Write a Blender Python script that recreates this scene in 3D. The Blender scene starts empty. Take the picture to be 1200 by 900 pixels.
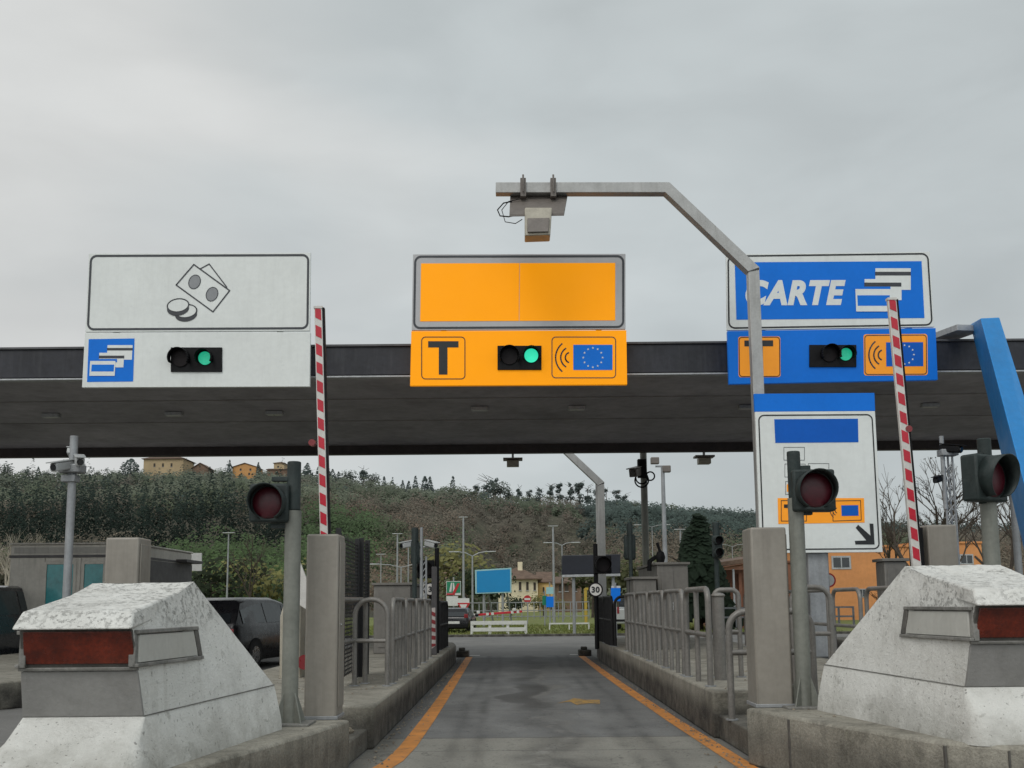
import bpy, math, random
from mathutils import Vector, Matrix
import numpy as np
random.seed(7); rng = np.random.default_rng(11)
scene = bpy.context.scene
COL = scene.collection
R = math.radians
# ------------------------------------------------------------------ camera
FPX, HZ, EYE = 1200.0, 706.0, 1.40          # focal in 1200-px photo pixels, horizon row, eye height (m)
PITCH, ROLL = R(7.5), R(0.5)
SH = (HZ - 450) - FPX*math.tan(PITCH)
cd = bpy.data.cameras.new('camera'); cam = bpy.data.objects.new('camera', cd); COL.objects.link(cam)
cd.sensor_width = 36; cd.lens = 36*FPX/1200; cd.shift_y = SH/1200; cd.clip_start = .05; cd.clip_end = 5000
CM = Matrix.Translation((0, 0, EYE)) @ Matrix.Rotation(R(90)+PITCH, 4, 'X') @ Matrix.Rotation(-ROLL, 4, 'Z')
cam.matrix_world = CM; scene.camera = cam
CR = CM.to_3x3()
def ray(px, py):
    return CR @ Vector(((px-600)/FPX, (450-py+SH)/FPX, -1))
def U(px, py, Y):
    d = ray(px, py); return Vector((0, 0, EYE)) + d*(Y/d.y)
def UZ(px, py, z):
    d = ray(px, py); return Vector((0, 0, EYE)) + d*((z-EYE)/d.z)
def PR(p):
    q = CM.inverted() @ Vector(p); return (600+FPX*q.x/-q.z, 450+SH-FPX*q.y/-q.z)
# ------------------------------------------------------------------ materials
MATS = {}
def pm(name, col, rough=.6, metal=0, var=.18, scale=2.5, bump=.0, bscale=30, streak=0, dirt=0, dcol=(.05,.045,.035), spec=.5, emit=0, ecol=None, coat=0, att=False, obj=False):
    m = bpy.data.materials.new(name); m.use_nodes = True; nt = m.node_tree; N = nt.nodes; L = nt.links
    b = N['Principled BSDF']
    b.inputs['Roughness'].default_value = rough; b.inputs['Metallic'].default_value = metal
    b.inputs['Specular IOR Level'].default_value = spec
    if coat: b.inputs['Coat Weight'].default_value = coat; b.inputs['Coat Roughness'].default_value = .08
    if obj:
        g = N.new('ShaderNodeTexCoord'); pos = g.outputs['Object']
    else:
        g = N.new('ShaderNodeNewGeometry'); pos = g.outputs['Position']
    c = N.new('ShaderNodeRGB'); c.outputs[0].default_value = (*col, 1); cur = c.outputs[0]
    if att:
        a = N.new('ShaderNodeAttribute'); a.attribute_name = 'Col'; cur = a.outputs['Color']
    def noise(sc, det=6, rg=.6, vec=None, dist=0):
        n = N.new('ShaderNodeTexNoise'); n.inputs['Scale'].default_value = sc; n.inputs['Detail'].default_value = det
        n.inputs['Roughness'].default_value = rg; n.inputs['Distortion'].default_value = dist
        L.new(vec or pos, n.inputs['Vector']); return n.outputs['Fac']
    def mr(v, a, b_, c_, d_):
        n = N.new('ShaderNodeMapRange'); L.new(v, n.inputs[0])
        for i, x in zip((1,2,3,4), (a,b_,c_,d_)): n.inputs[i].default_value = x
        return n.outputs[0]
    def mul(a, f):
        n = N.new('ShaderNodeMix'); n.data_type = 'RGBA'; n.blend_type = 'MULTIPLY'; n.inputs[0].default_value = 1
        L.new(a, n.inputs[6]); L.new(f, n.inputs[7]); return n.outputs[2]
    def mixc(a, colr, f):
        n = N.new('ShaderNodeMix'); n.data_type = 'RGBA'; L.new(f, n.inputs[0]); L.new(a, n.inputs[6]); n.inputs[7].default_value = (*colr, 1); return n.outputs[2]
    if var:
        cur = mul(cur, mr(noise(scale), .3, .7, 1-var, 1+var))
        cur = mul(cur, mr(noise(scale*9, 3), .3, .7, 1-var*.6, 1+var*.6))
    if streak:
        mp = N.new('ShaderNodeMapping'); mp.inputs['Scale'].default_value = (9, 9, .7); L.new(pos, mp.inputs['Vector'])
        cur = mixc(cur, dcol, mr(noise(1.2, 5, .65, mp.outputs[0]), .5, .75, 0, streak))
    if dirt:
        cur = mixc(cur, dcol, mr(noise(scale*1.7, 8, .7, dist=.6), .48, .72, 0, dirt))
    L.new(cur, b.inputs['Base Color'])
    rv = N.new('ShaderNodeMath'); rv.operation = 'ADD'; rv.use_clamp = True; L.new(mr(noise(scale*3), .3, .7, -.1, .1), rv.inputs[0]); rv.inputs[1].default_value = rough; L.new(rv.outputs[0], b.inputs['Roughness'])
    if bump:
        bn = N.new('ShaderNodeBump'); bn.inputs['Strength'].default_value = bump; bn.inputs['Distance'].default_value = .02
        L.new(noise(bscale, 8, .65), bn.inputs['Height']); L.new(bn.outputs[0], b.inputs['Normal'])
    if emit:
        b.inputs['Emission Color'].default_value = (*(ecol or col), 1); b.inputs['Emission Strength'].default_value = emit
    MATS[name] = m; return m
M = MATS
pm('galvanised', (.30,.31,.32), .5, .35, .15, 3, .05, 60, streak=.25, dcol=(.12,.11,.10))
pm('rail_steel', (.20,.19,.175), .5, .3, .2, 4, .05, 60, streak=.3, dcol=(.12,.09,.07))
pm('mast_steel', (.40,.40,.39), .5, .3, .12, 3, .04, 40, streak=.3, dcol=(.16,.15,.13))
pm('pole_green_grey', (.20,.205,.18), .55, .2, .15, 3, .05, 50, streak=.45, dcol=(.09,.09,.07))
pm('cabinet_grey', (.27,.248,.215), .5, .1, .1, 2, .03, 80, streak=.35, dcol=(.14,.12,.10))
pm('signal_green', (.014,.024,.023), .6, 0, .3, 6, .05, 60, dirt=.25, dcol=(.08,.09,.085))
pm('black_plastic', (.006,.006,.007), .6, 0, .3, 5, spec=.2)
pm('lens_red', (.060,.004,.010), .4, 0, .25, 18)
pm('lens_off', (.008,.005,.006), .5, 0, .2, 10, spec=.2)
pm('lens_green', (.02,.45,.28), .4, 0, .25, 25, emit=.85, ecol=(.02,.72,.42))
pm('lens_green_dim', (.02,.35,.22), .4, 0, .25, 25, emit=.5, ecol=(.01,.55,.30))
pm('fascia', (.020,.021,.028), .5, .1, .35, 1.2, .0, streak=.25, dcol=(.08,.08,.085))
pm('soffit', (.37,.355,.375), .75, 0, .2, .5, .03, 8, dirt=.35, dcol=(.10,.09,.085))
pm('beam_dark', (.055,.045,.045), .6, 0, .25, 1.5)
pm('trim_light', (.42,.43,.44), .5, .3, .15, 3, streak=.3)
pm('sign_white', (.74,.765,.745), .35, 0, .05, 1.2, streak=.12, dcol=(.38,.38,.35))
pm('sign_silver', (.47,.47,.48), .35, 0, .05, 1.2)
pm('sign_orange', (.90,.32,.002), .5, 0, .02, 1.0, emit=.42, ecol=(.90,.32,.0), spec=.2)  # glow added to brighten the orange panels, which are not lamps
pm('sign_orange_dull', (.85,.30,.006), .4, 0, .06, 1.0, emit=.2, ecol=(.88,.29,.0))  # small glow put in to lift the orange patches, no lamp behind them
pm('sign_blue', (.004,.135,.54), .5, 0, .06, 1.5, emit=.22, ecol=(.004,.13,.56), spec=.2)  # self-glow brightens the blue panels, which hold no lamp
pm('sign_blue_deep', (.003,.09,.42), .5, 0, .06, 1.5, emit=.14, ecol=(.003,.09,.45), spec=.2)  # weaker added glow for the deep blue fields
pm('sign_black', (.012,.013,.015), .45, 0, .2, 3)
pm('sign_dark_grey', (.040,.044,.052), .5, 0, .2, 3)
pm('note_grey', (.24,.25,.26), .5, 0, .1, 3)
pm('blue_steel', (.016,.23,.58), .5, .0, .10, 1.2, .02, 30, streak=.2, dcol=(.015,.12,.32))
pm('boom_white', (.62,.60,.57), .4, 0, .1, 5, streak=.3, dcol=(.32,.29,.25))
pm('boom_red', (.50,.015,.035), .4, 0, .12, 5)
pm('board_red', (.20,.02,.025), .5, 0, .12, 5)
pm('board_white', (.42,.38,.36), .5, 0, .12, 5)
pm('reflector_red', (.12,.017,.007), .25, 0, .45, 5, .0, dirt=.5, dcol=(.03,.012,.01), coat=.35)
pm('reflector_white', (.46,.455,.42), .35, 0, .08, 3, streak=.3, dcol=(.30,.28,.24))
pm('frame_grey', (.22,.215,.20), .6, .2, .3, 5, .1, 40, dirt=.6, dcol=(.07,.065,.055))
pm('grey_paint', (.25,.245,.235), .7, 0, .10, 3, .25, 45, dirt=.25, dcol=(.10,.095,.085))
pm('frame_dark', (.085,.08,.072), .6, .1, .3, 5, .1, 40, dirt=.4, dcol=(.2,.19,.17))
pm('kiosk_grey', (.165,.155,.14), .6, .05, .15, 1.5, .03, 30, streak=.4, dcol=(.08,.075,.07))
pm('joint_dark', (.28,.25,.24), .8, 0, .2, 1)
pm('cap_dark', (.09,.09,.095), .6, 0, .2, 2)
pm('cream_plastic', (.40,.37,.30), .5, 0, .12, 4, dirt=.4, dcol=(.16,.13,.10))
pm('box_taupe', (.16,.14,.125), .5, .1, .15, 4, dirt=.3, dcol=(.08,.07,.06))
pm('glass_teal', (.03,.26,.28), .12, 0, .25, 1.2, spec=.6)
pm('booth_beige', (.50,.47,.42), .6, .0, .12, 1.5, .03, 30, streak=.35, dcol=(.16,.15,.13))
pm('glass_van', (.06,.075,.08), .15, 0, .2, 1.5)
pm('glass_dark', (.012,.015,.018), .08, 0, .2, 1.5, spec=.8)
pm('booth_grey', (.34,.325,.295), .6, .05, .12, 1.5, .03, 30, streak=.35, dcol=(.10,.095,.09))
pm('booth_dark', (.085,.08,.082), .6, .05, .2, 1.5, streak=.3)
pm('car_paint', (.004,.004,.006), .3, 0, .1, 3, coat=.25, spec=.4)
pm('car_paint_grey', (.035,.038,.045), .3, .2, .1, 3, coat=.6)
pm('tyre', (.014,.014,.014), .85, 0, .3, 12)
pm('chrome', (.5,.5,.5), .25, .9, .1, 8)
pm('lamp_red', (.20,.008,.012), .35, 0, .1, 8, coat=.3)
pm('plate_white', (.6,.6,.58), .5, 0, .1, 8)
pm('van_white', (.42,.43,.43), .4, 0, .08, 2, coat=.3)
pm('plaster_cream', (.72,.64,.45), .85, 0, .15, .4, .05, 6, streak=.3, dcol=(.30,.26,.19))
pm('plaster_yellow', (.72,.48,.20), .85, 0, .15, .4, .05, 6)
pm('plaster_orange', (.62,.27,.10), .85, 0, .10, .5, .04, 8, streak=.2, dcol=(.36,.18,.09))
pm('plaster_hill', (.42,.32,.19), .9, 0, .15, .2)
pm('plaster_hill_orange', (.55,.29,.11), .9, 0, .12, .2)
pm('plaster_brown', (.17,.11,.075), .9, 0, .35, .5, .1, 5)
pm('terracotta_wall', (.20,.085,.05), .8, 0, .15, .6)
pm('roof_tile', (.13,.085,.06), .9, 0, .35, 1.5, .3, 12)
pm('shutter', (.05,.04,.03), .8, 0, .2, 3)
pm('billboard_blue', (.004,.19,.42), .4, 0, .05, .5, emit=.12, ecol=(.0,.2,.45))  # faint glow added to brighten the unlit board face
pm('billboard_rim', (.30,.52,.55), .5, 0, .1, 2)
pm('sign_green', (.01,.20,.10), .5, 0, .1, 3)
pm('sign_red', (.45,.015,.02), .5, 0, .1, 3)
pm('led_dark', (.015,.017,.025), .4, 0, .2, 3)
pm('yellow_paint_metal', (.42,.29,.04), .5, 0, .12, 4)
pm('bark', (.07,.055,.042), .95, 0, .35, 5, .4, 20)
pm('bark_pale', (.30,.27,.22), .9, 0, .3, 5, .3, 20)
pm('foliage', (.05,.06,.03), .85, 0, .25, 1.0, att=True, spec=.15)
pm('mesh_black', (.012,.012,.013), .6, .1, .2, 6)
pm('rubble', (.20,.17,.13), .95, 0, .5, 9, .5, 25)
# ------------------------------------------------------------------ mesh builder
ORG = {}
class MB:
    def __init__(s): s.v = []; s.f = []; s.m = []; s.mi = 0; s.c = None
    def add(s, vs, fs):
        o = len(s.v); s.v += [tuple(p) for p in vs]; s.f += [tuple(o+i for i in f) for f in fs]; s.m += [s.mi]*len(fs); return s
    def hexa(s, p):    # p: 4 bottom ccw, 4 top
        return s.add(p, [(3,2,1,0),(4,5,6,7),(0,1,5,4),(1,2,6,5),(2,3,7,6),(3,0,4,7)])
    def bx(s, x0, x1, y0, y1, z0, z1):
        if x0>x1: x0,x1=x1,x0
        if y0>y1: y0,y1=y1,y0
        if z0>z1: z0,z1=z1,z0
        return s.hexa([(x0,y0,z0),(x1,y0,z0),(x1,y1,z0),(x0,y1,z0),(x0,y0,z1),(x1,y0,z1),(x1,y1,z1),(x0,y1,z1)])
    def beam(s, a, b, w, h, up=(0,0,1)):
        a = Vector(a); b = Vector(b); d = (b-a).normalized(); u = Vector(up)
        r = d.cross(u); r = r.normalized() if r.length > 1e-5 else Vector((1,0,0)); u = r.cross(d).normalized()
        q = [(-1,-1),(1,-1),(1,1),(-1,1)]
        return s.hexa([a+r*(i*w/2)+u*(j*h/2) for i,j in q]+[b+r*(i*w/2)+u*(j*h/2) for i,j in q])
    def tube(s, path, r, n=10, caps=True, closed=False):
        P = [Vector(p) for p in path]; k = len(P); rs = r if isinstance(r,(list,tuple)) else [r]*k
        vs = []; up = None
        for i in range(k):
            if closed: t = (P[(i+1)%k]-P[i-1]).normalized()
            else: t = ((P[min(i+1,k-1)]-P[i]).normalized() if i==0 else (P[i]-P[i-1]).normalized()) if i in (0,k-1) else ((P[i+1]-P[i]).normalized()+(P[i]-P[i-1]).normalized()).normalized()
            if up is None:
                a = Vector((0,0,1)) if abs(t.z)<.9 else Vector((0,1,0)); up = (a - t*a.dot(t)).normalized()
            else: up = (up - t*up.dot(t)).normalized()
            sd = t.cross(up)
            for j in range(n):
                an = 2*math.pi*(j+.5)/n; vs.append(P[i]+(up*math.cos(an)+sd*math.sin(an))*rs[i])
        fs = [(i*n+j, i*n+(j+1)%n, (i+1)*n+(j+1)%n, (i+1)*n+j) for i in range(k-1) for j in range(n)]
        if closed: fs += [((k-1)*n+j, (k-1)*n+(j+1)%n, (j+1)%n, j) for j in range(n)]
        elif caps: fs += [tuple(range(n))[::-1], tuple((k-1)*n+j for j in range(n))]
        return s.add(vs, fs)
    def cyl(s, a, b, r, n=16): return s.tube([a,b], r, n)
    def prism(s, pts, d):
        n = len(pts); P = [Vector(p) for p in pts]; d = Vector(d)
        return s.add(P+[p+d for p in P], [tuple(range(n)), tuple(range(n,2*n))[::-1]]+[((i+1)%n, i, n+i, n+(i+1)%n) for i in range(n)])
    def face(s, pts): return s.add(pts, [tuple(range(len(pts)))])
    def ball(s, c, rx, ry, rz, n=10):
        vs=[]; k=n//2
        for i in range(1,k):
            for j in range(n):
                a=math.pi*i/k; b=2*math.pi*j/n; vs.append((c[0]+rx*math.sin(a)*math.cos(b), c[1]+ry*math.sin(a)*math.sin(b), c[2]+rz*math.cos(a)))
        m=len(vs); vs += [(c[0],c[1],c[2]+rz),(c[0],c[1],c[2]-rz)]
        fs=[(i*n+j,(i+1)*n+j,(i+1)*n+(j+1)%n,i*n+(j+1)%n) for i in range(k-2) for j in range(n)]
        fs+=[(m,j,(j+1)%n) for j in range(n)]+[(m+1,(k-2)*n+(j+1)%n,(k-2)*n+j) for j in range(n)]
        return s.add(vs,fs)
    def build(s, name, mat, parent=None, bevel=0, sm=35, local=False, seg=2):
        me = bpy.data.meshes.new(name)
        if parent is None:
            a = np.array(s.v); org = Vector(((a[:,0].min()+a[:,0].max())/2, (a[:,1].min()+a[:,1].max())/2, a[:,2].min()))
            if local: org = Vector((0,0,0))
        else: org = Vector((0,0,0)) if local else ORG[parent.name]
        me.from_pydata([tuple(Vector(p)-org) for p in s.v], [], s.f)
        mats = mat if isinstance(mat, (list,tuple)) else [mat]
        for m in mats: me.materials.append(M[m])
        me.polygons.foreach_set('material_index', s.m)
        if s.c is not None:
            at = me.color_attributes.new('Col', 'FLOAT_COLOR', 'POINT')
            at.data.foreach_set('color', np.array(s.c, dtype=np.float32).ravel())
        me.update()
        if getattr(s,'nrm',None) is not None:
            me.shade_smooth(); me.normals_split_custom_set_from_vertices([tuple(x) for x in s.nrm])
        if sm:
            me.shade_smooth(); me.set_sharp_from_angle(angle=R(sm))
        o = bpy.data.objects.new(name, me); COL.objects.link(o)
        if parent is None: o.location = org
        else: o.parent = parent
        ORG[o.name] = org
        if bevel:
            b = o.modifiers.new('bevel','BEVEL'); b.width = bevel; b.segments = seg; b.limit_method='ANGLE'; b.angle_limit=R(40); b.harden_normals=False
        return o
def thing(name, label, cat, loc=(0,0,0), rz=0, group=None):
    o = bpy.data.objects.new(name, None); COL.objects.link(o); o.location = loc; o.rotation_euler = (0,0,rz); o.empty_display_size=.2
    ORG[o.name] = Vector(loc)
    o['label']=label; o['category']=cat
    if group: o['group']=group
    return o
def tag(o, label, cat, group=None, kind=None):
    o['label']=label; o['category']=cat
    if group: o['group']=group
    if kind: o['kind']=kind
    return o
def struct(o, label=None, cat=None):
    o['kind']='structure'
    if label: o['label']=label
    if cat: o['category']=cat
    return o
def copy_tree(o, parent=None):
    c = o.copy(); COL.objects.link(c)
    if parent: c.parent = parent
    for ch in list(o.children): copy_tree(ch, c)
    return c
def boxpart(name, mat, parent, x0,x1,y0,y1,z0,z1, bevel=.01, local=False):
    return MB().bx(x0,x1,y0,y1,z0,z1).build(name, mat, parent, bevel, local=local)
# -------- sign drawing: polygons given in sign-plane coordinates read off the photo, all lying in the sign's vertical plane
def pf(mb, pts, Y): mb.face([U(x,y,Y) for x,y in pts]); return mb
def rect(x0,y0,x1,y1): return [(x0,y1),(x1,y1),(x1,y0),(x0,y0)]
def rrect(x0,y0,x1,y1,r,n=6):
    out=[]
    for cx,cy,a0 in ((x1-r,y1-r,90),(x1-r,y0+r,0),(x0+r,y0+r,-90),(x0+r,y1-r,-180)):
        for i in range(n+1):
            a=R(a0-90*i/n); out.append((cx+r*math.cos(a), cy+r*math.sin(a)))
    return out
def warp(pts, box, quad):   # rectangle coords -> quad of photo points (tl,tr,br,bl)
    x0,y0,x1,y1=box; o=[]
    for x,y in pts:
        u=(x-x0)/(x1-x0); v=(y-y0)/(y1-y0)
        o.append(tuple(quad[0][i]*(1-u)*(1-v)+quad[1][i]*u*(1-v)+quad[2][i]*u*v+quad[3][i]*(1-u)*v for i in (0,1)))
    return o
def rring(mb, Y, x0,y0,x1,y1,r,t,W=lambda p:p):
    a=W(rrect(x0,y0,x1,y1,r)); b=W(rrect(x0+t,y0+t,x1-t,y1-t,max(r-t,.2))); n=len(a)
    for i in range(n): mb.face([U(*a[i],Y),U(*a[(i+1)%n],Y),U(*b[(i+1)%n],Y),U(*b[i],Y)])
def line(mb, Y, pts, t, closed=False, W=lambda p:p):
    k=len(pts); rng_=range(k if closed else k-1)
    for i in rng_:
        (x0,y0),(x1,y1)=pts[i],pts[(i+1)%k]; dx,dy=x1-x0,y1-y0; l=math.hypot(dx,dy); dx/=l; dy/=l; h=t/2
        x0-=dx*h*.6;y0-=dy*h*.6;x1+=dx*h*.6;y1+=dy*h*.6
        mb.face([U(*p,Y) for p in W([(x0-dy*h,y0+dx*h),(x1-dy*h,y1+dx*h),(x1+dy*h,y1-dx*h),(x0+dy*h,y0-dx*h)])])
def ell(cx,cy,rx,ry,rot=0,n=28):
    o=[]
    for i in range(n):
        a=-2*math.pi*i/n; x=rx*math.cos(a); y=ry*math.sin(a); c,s=math.cos(R(rot)),math.sin(R(rot)); o.append((cx+x*c-y*s, cy+x*s+y*c))
    return o
def arc(cx,cy,r,a0,a1,n=14): return [(cx+r*math.cos(R(a0+(a1-a0)*i/n)), cy+r*math.sin(R(a0+(a1-a0)*i/n))) for i in range(n+1)]
def text_px(mb, s, x0,y0,x1,y1, Y, shear=0, bold=.0, W=lambda p:p):
    cu=bpy.data.curves.new('t','FONT'); cu.body=s; cu.offset=bold; cu.shear=shear; cu.resolution_u=6; cu.space_character=1.10
    o=bpy.data.objects.new('t',cu); COL.objects.link(o); bpy.context.view_layer.update()
    me=bpy.data.meshes.new_from_object(o.evaluated_get(bpy.context.evaluated_depsgraph_get()))
    a=np.array([v.co[:] for v in me.vertices]); mn=a.min(0); mx=a.max(0)
    vs=[U(*W([(x0+(v[0]-mn[0])/(mx[0]-mn[0])*(x1-x0), y1-(v[1]-mn[1])/(mx[1]-mn[1])*(y1-y0))])[0], Y) for v in a]
    mb.add(vs,[tuple(p.vertices) for p in me.polygons]); bpy.data.objects.remove(o); bpy.data.meshes.remove(me)
    return mb
# ------------------------------------------------------------------ world & light
w = bpy.data.worlds.new('World'); scene.world = w; w.use_nodes = True
nt = w.node_tree; N = nt.nodes; L = nt.links; N.clear()
out = N.new('ShaderNodeOutputWorld'); bg = N.new('ShaderNodeBackground'); bg.inputs[1].default_value = .1
sky = N.new('ShaderNodeTexSky'); sky.sky_type='NISHITA'; sky.sun_disc=False; sky.sun_elevation=R(48); sky.sun_rotation=R(200)
tc = N.new('ShaderNodeTexCoord'); mp = N.new('ShaderNodeMapping'); mp.inputs['Scale'].default_value=(1,1,2.6); mp.inputs['Location'].default_value=(.35,.1,.4)
L.new(tc.outputs['Generated'], mp.inputs[0])
def wn(scale, det, rg, dist):
    n=N.new('ShaderNodeTexNoise'); n.inputs['Scale'].default_value=scale; n.inputs['Detail'].default_value=det; n.inputs['Roughness'].default_value=rg; n.inputs['Distortion'].default_value=dist; L.new(mp.outputs[0], n.inputs['Vector']); return n.outputs['Fac']
def wmr(v,a,b,c,d,sm=True):
    n=N.new('ShaderNodeMapRange'); n.interpolation_type='SMOOTHSTEP' if sm else 'LINEAR'; L.new(v,n.inputs[0])
    for i,x in zip((1,2,3,4),(a,b,c,d)): n.inputs[i].default_value=x
    return n.outputs[0]
def wm(op,a,b):
    n=N.new('ShaderNodeMath'); n.operation=op
    for i,x in enumerate((a,b)):
        if isinstance(x,(int,float)): n.inputs[i].default_value=x
        else: L.new(x,n.inputs[i])
    return n.outputs[0]
sep = N.new('ShaderNodeSeparateXYZ'); L.new(tc.outputs['Generated'], sep.inputs[0])
big = wmr(wn(1.9,3,.45,.35),.32,.68,-1,1); fine = wmr(wn(5,6,.5,.3),.3,.7,-1,1)
left = wmr(sep.outputs['X'],-.55,.15,1,0)
back = wmr(sep.outputs['Y'],.2,-.7,0,1); up = wmr(sep.outputs['Z'],0,.9,0,1)
v = wm('ADD', wm('MULTIPLY',big,.65), wm('MULTIPLY',fine,.30)); v = wm('ADD', v, wm('MULTIPLY',left,.75)); v = wm('ADD', v, 5.8)
v = wm('ADD', v, wm('MULTIPLY',back,3.2)); v = wm('ADD', v, wm('MULTIPLY',up,.3))
tint = N.new('ShaderNodeMix'); tint.data_type='RGBA'; tint.inputs[6].default_value=(.925,1.0,1.015,1); tint.inputs[7].default_value=(.985,1.0,.985,1)
L.new(wmr(wm('ADD',left,wm('MULTIPLY',big,.3)),0,1,0,1), tint.inputs[0])
cl = N.new('ShaderNodeVectorMath'); cl.operation='SCALE'; L.new(tint.outputs[2], cl.inputs[0]); L.new(v, cl.inputs['Scale'])
mx = N.new('ShaderNodeMix'); mx.data_type='RGBA'; mx.inputs[0].default_value=.96; L.new(sky.outputs[0], mx.inputs[6]); L.new(cl.outputs[0], mx.inputs[7])
L.new(mx.outputs[2], bg.inputs[0]); L.new(bg.outputs[0], out.inputs[0])
sl = bpy.data.lights.new('sun','SUN'); sl.energy=.9; sl.angle=R(25); sl.color=(1,.97,.92)
so = bpy.data.objects.new('sun', sl); COL.objects.link(so)
az, el = R(200), R(48)
sd = Vector((math.sin(az)*math.cos(el), math.cos(az)*math.cos(el), math.sin(el)))
so.rotation_euler = sd.to_track_quat('Z','Y').to_euler()
vs_=scene.view_settings; vs_.view_transform='Standard'; vs_.look='None'; vs_.exposure=0; vs_.gamma=1
scene.render.resolution_x=1024; scene.render.resolution_y=768
scene.cycles.use_denoising=True; scene.cycles.max_bounces=6
# ================================================================== GROUND
KL, KR = .42, .48
def surf(name, base, build):
    m = bpy.data.materials.new(name); m.use_nodes=True; nt=m.node_tree; N=nt.nodes; L=nt.links; b=N['Principled BSDF']
    g=N.new('ShaderNodeNewGeometry'); pos=g.outputs['Position']; sp=N.new('ShaderNodeSeparateXYZ'); L.new(pos,sp.inputs[0])
    class H: pass
    h=H(); h.X,h.Y,h.Z=sp.outputs; h.b=b; h.L=L; h.N=N; h.pos=pos
    def noise(sc,det=6,rg=.6,dist=0,scl=None):
        v=pos
        if scl: mp=N.new('ShaderNodeMapping'); mp.inputs['Scale'].default_value=scl; L.new(pos,mp.inputs[0]); v=mp.outputs[0]
        n=N.new('ShaderNodeTexNoise'); n.inputs['Scale'].default_value=sc; n.inputs['Detail'].default_value=det; n.inputs['Roughness'].default_value=rg; n.inputs['Distortion'].default_value=dist; L.new(v,n.inputs['Vector']); return n.outputs['Fac']
    def mr(v,a,b_,c,d,sm=False):
        n=N.new('ShaderNodeMapRange'); n.interpolation_type='SMOOTHSTEP' if sm else 'LINEAR'; L.new(v,n.inputs[0])
        for i,x in zip((1,2,3,4),(a,b_,c,d)): n.inputs[i].default_value=x
        return n.outputs[0]
    def ma(op,a,b_=0,cl=False):
        n=N.new('ShaderNodeMath'); n.operation=op; n.use_clamp=cl
        for i,x in enumerate((a,b_)):
            if isinstance(x,(int,float)): n.inputs[i].default_value=x
            else: L.new(x,n.inputs[i])
        return n.outputs[0]
    def mix(a,c,f):
        n=N.new('ShaderNodeMix'); n.data_type='RGBA'
        if isinstance(f,(int,float)): n.inputs[0].default_value=f
        else: L.new(f,n.inputs[0])
        for i,x in ((6,a),(7,c)):
            if isinstance(x,tuple): n.inputs[i].default_value=(*x,1)
            else: L.new(x,n.inputs[i])
        return n.outputs[2]
    def scale(c,f):
        n=N.new('ShaderNodeVectorMath'); n.operation='SCALE'
        if isinstance(c,tuple): n.inputs[0].default_value=c
        else: L.new(c,n.inputs[0])
        L.new(f,n.inputs['Scale']); return n.outputs[0]
    def bump(v,st,d=.02):
        n=N.new('ShaderNodeBump'); n.inputs['Strength'].default_value=st; n.inputs['Distance'].default_value=d; L.new(v,n.inputs['Height']); L.new(n.outputs[0],b.inputs['Normal'])
    h.noise,h.mr,h.ma,h.mix,h.scale,h.bump=noise,mr,ma,mix,scale,bump
    b.inputs['Roughness'].default_value=base
    c=build(h); L.new(c,b.inputs['Base Color']); MATS[name]=m; return m
def gauss(h,v,c,wd):   # 1 at c falling to 0 at +-wd
    return h.mr(h.ma('ABSOLUTE',h.ma('SUBTRACT',v,c)),0,wd,1,0,True)
def m_ground(h):
    c=h.mix((.135,.133,.128),(.185,.18,.17),h.mr(h.noise(.35,5),.35,.65,0,1))
    c=h.scale(c,h.mr(h.noise(45,3),.3,.7,.85,1.15)); c=h.scale(c,h.mr(h.noise(2.2,6,.7,.5),.35,.7,1.05,.8))
    c=h.mix(c,(.13,.15,.055),h.mr(h.Y,88,96,0,1)); h.bump(h.noise(70,4),.25); return c
surf('asphalt',.9,m_ground)
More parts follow.
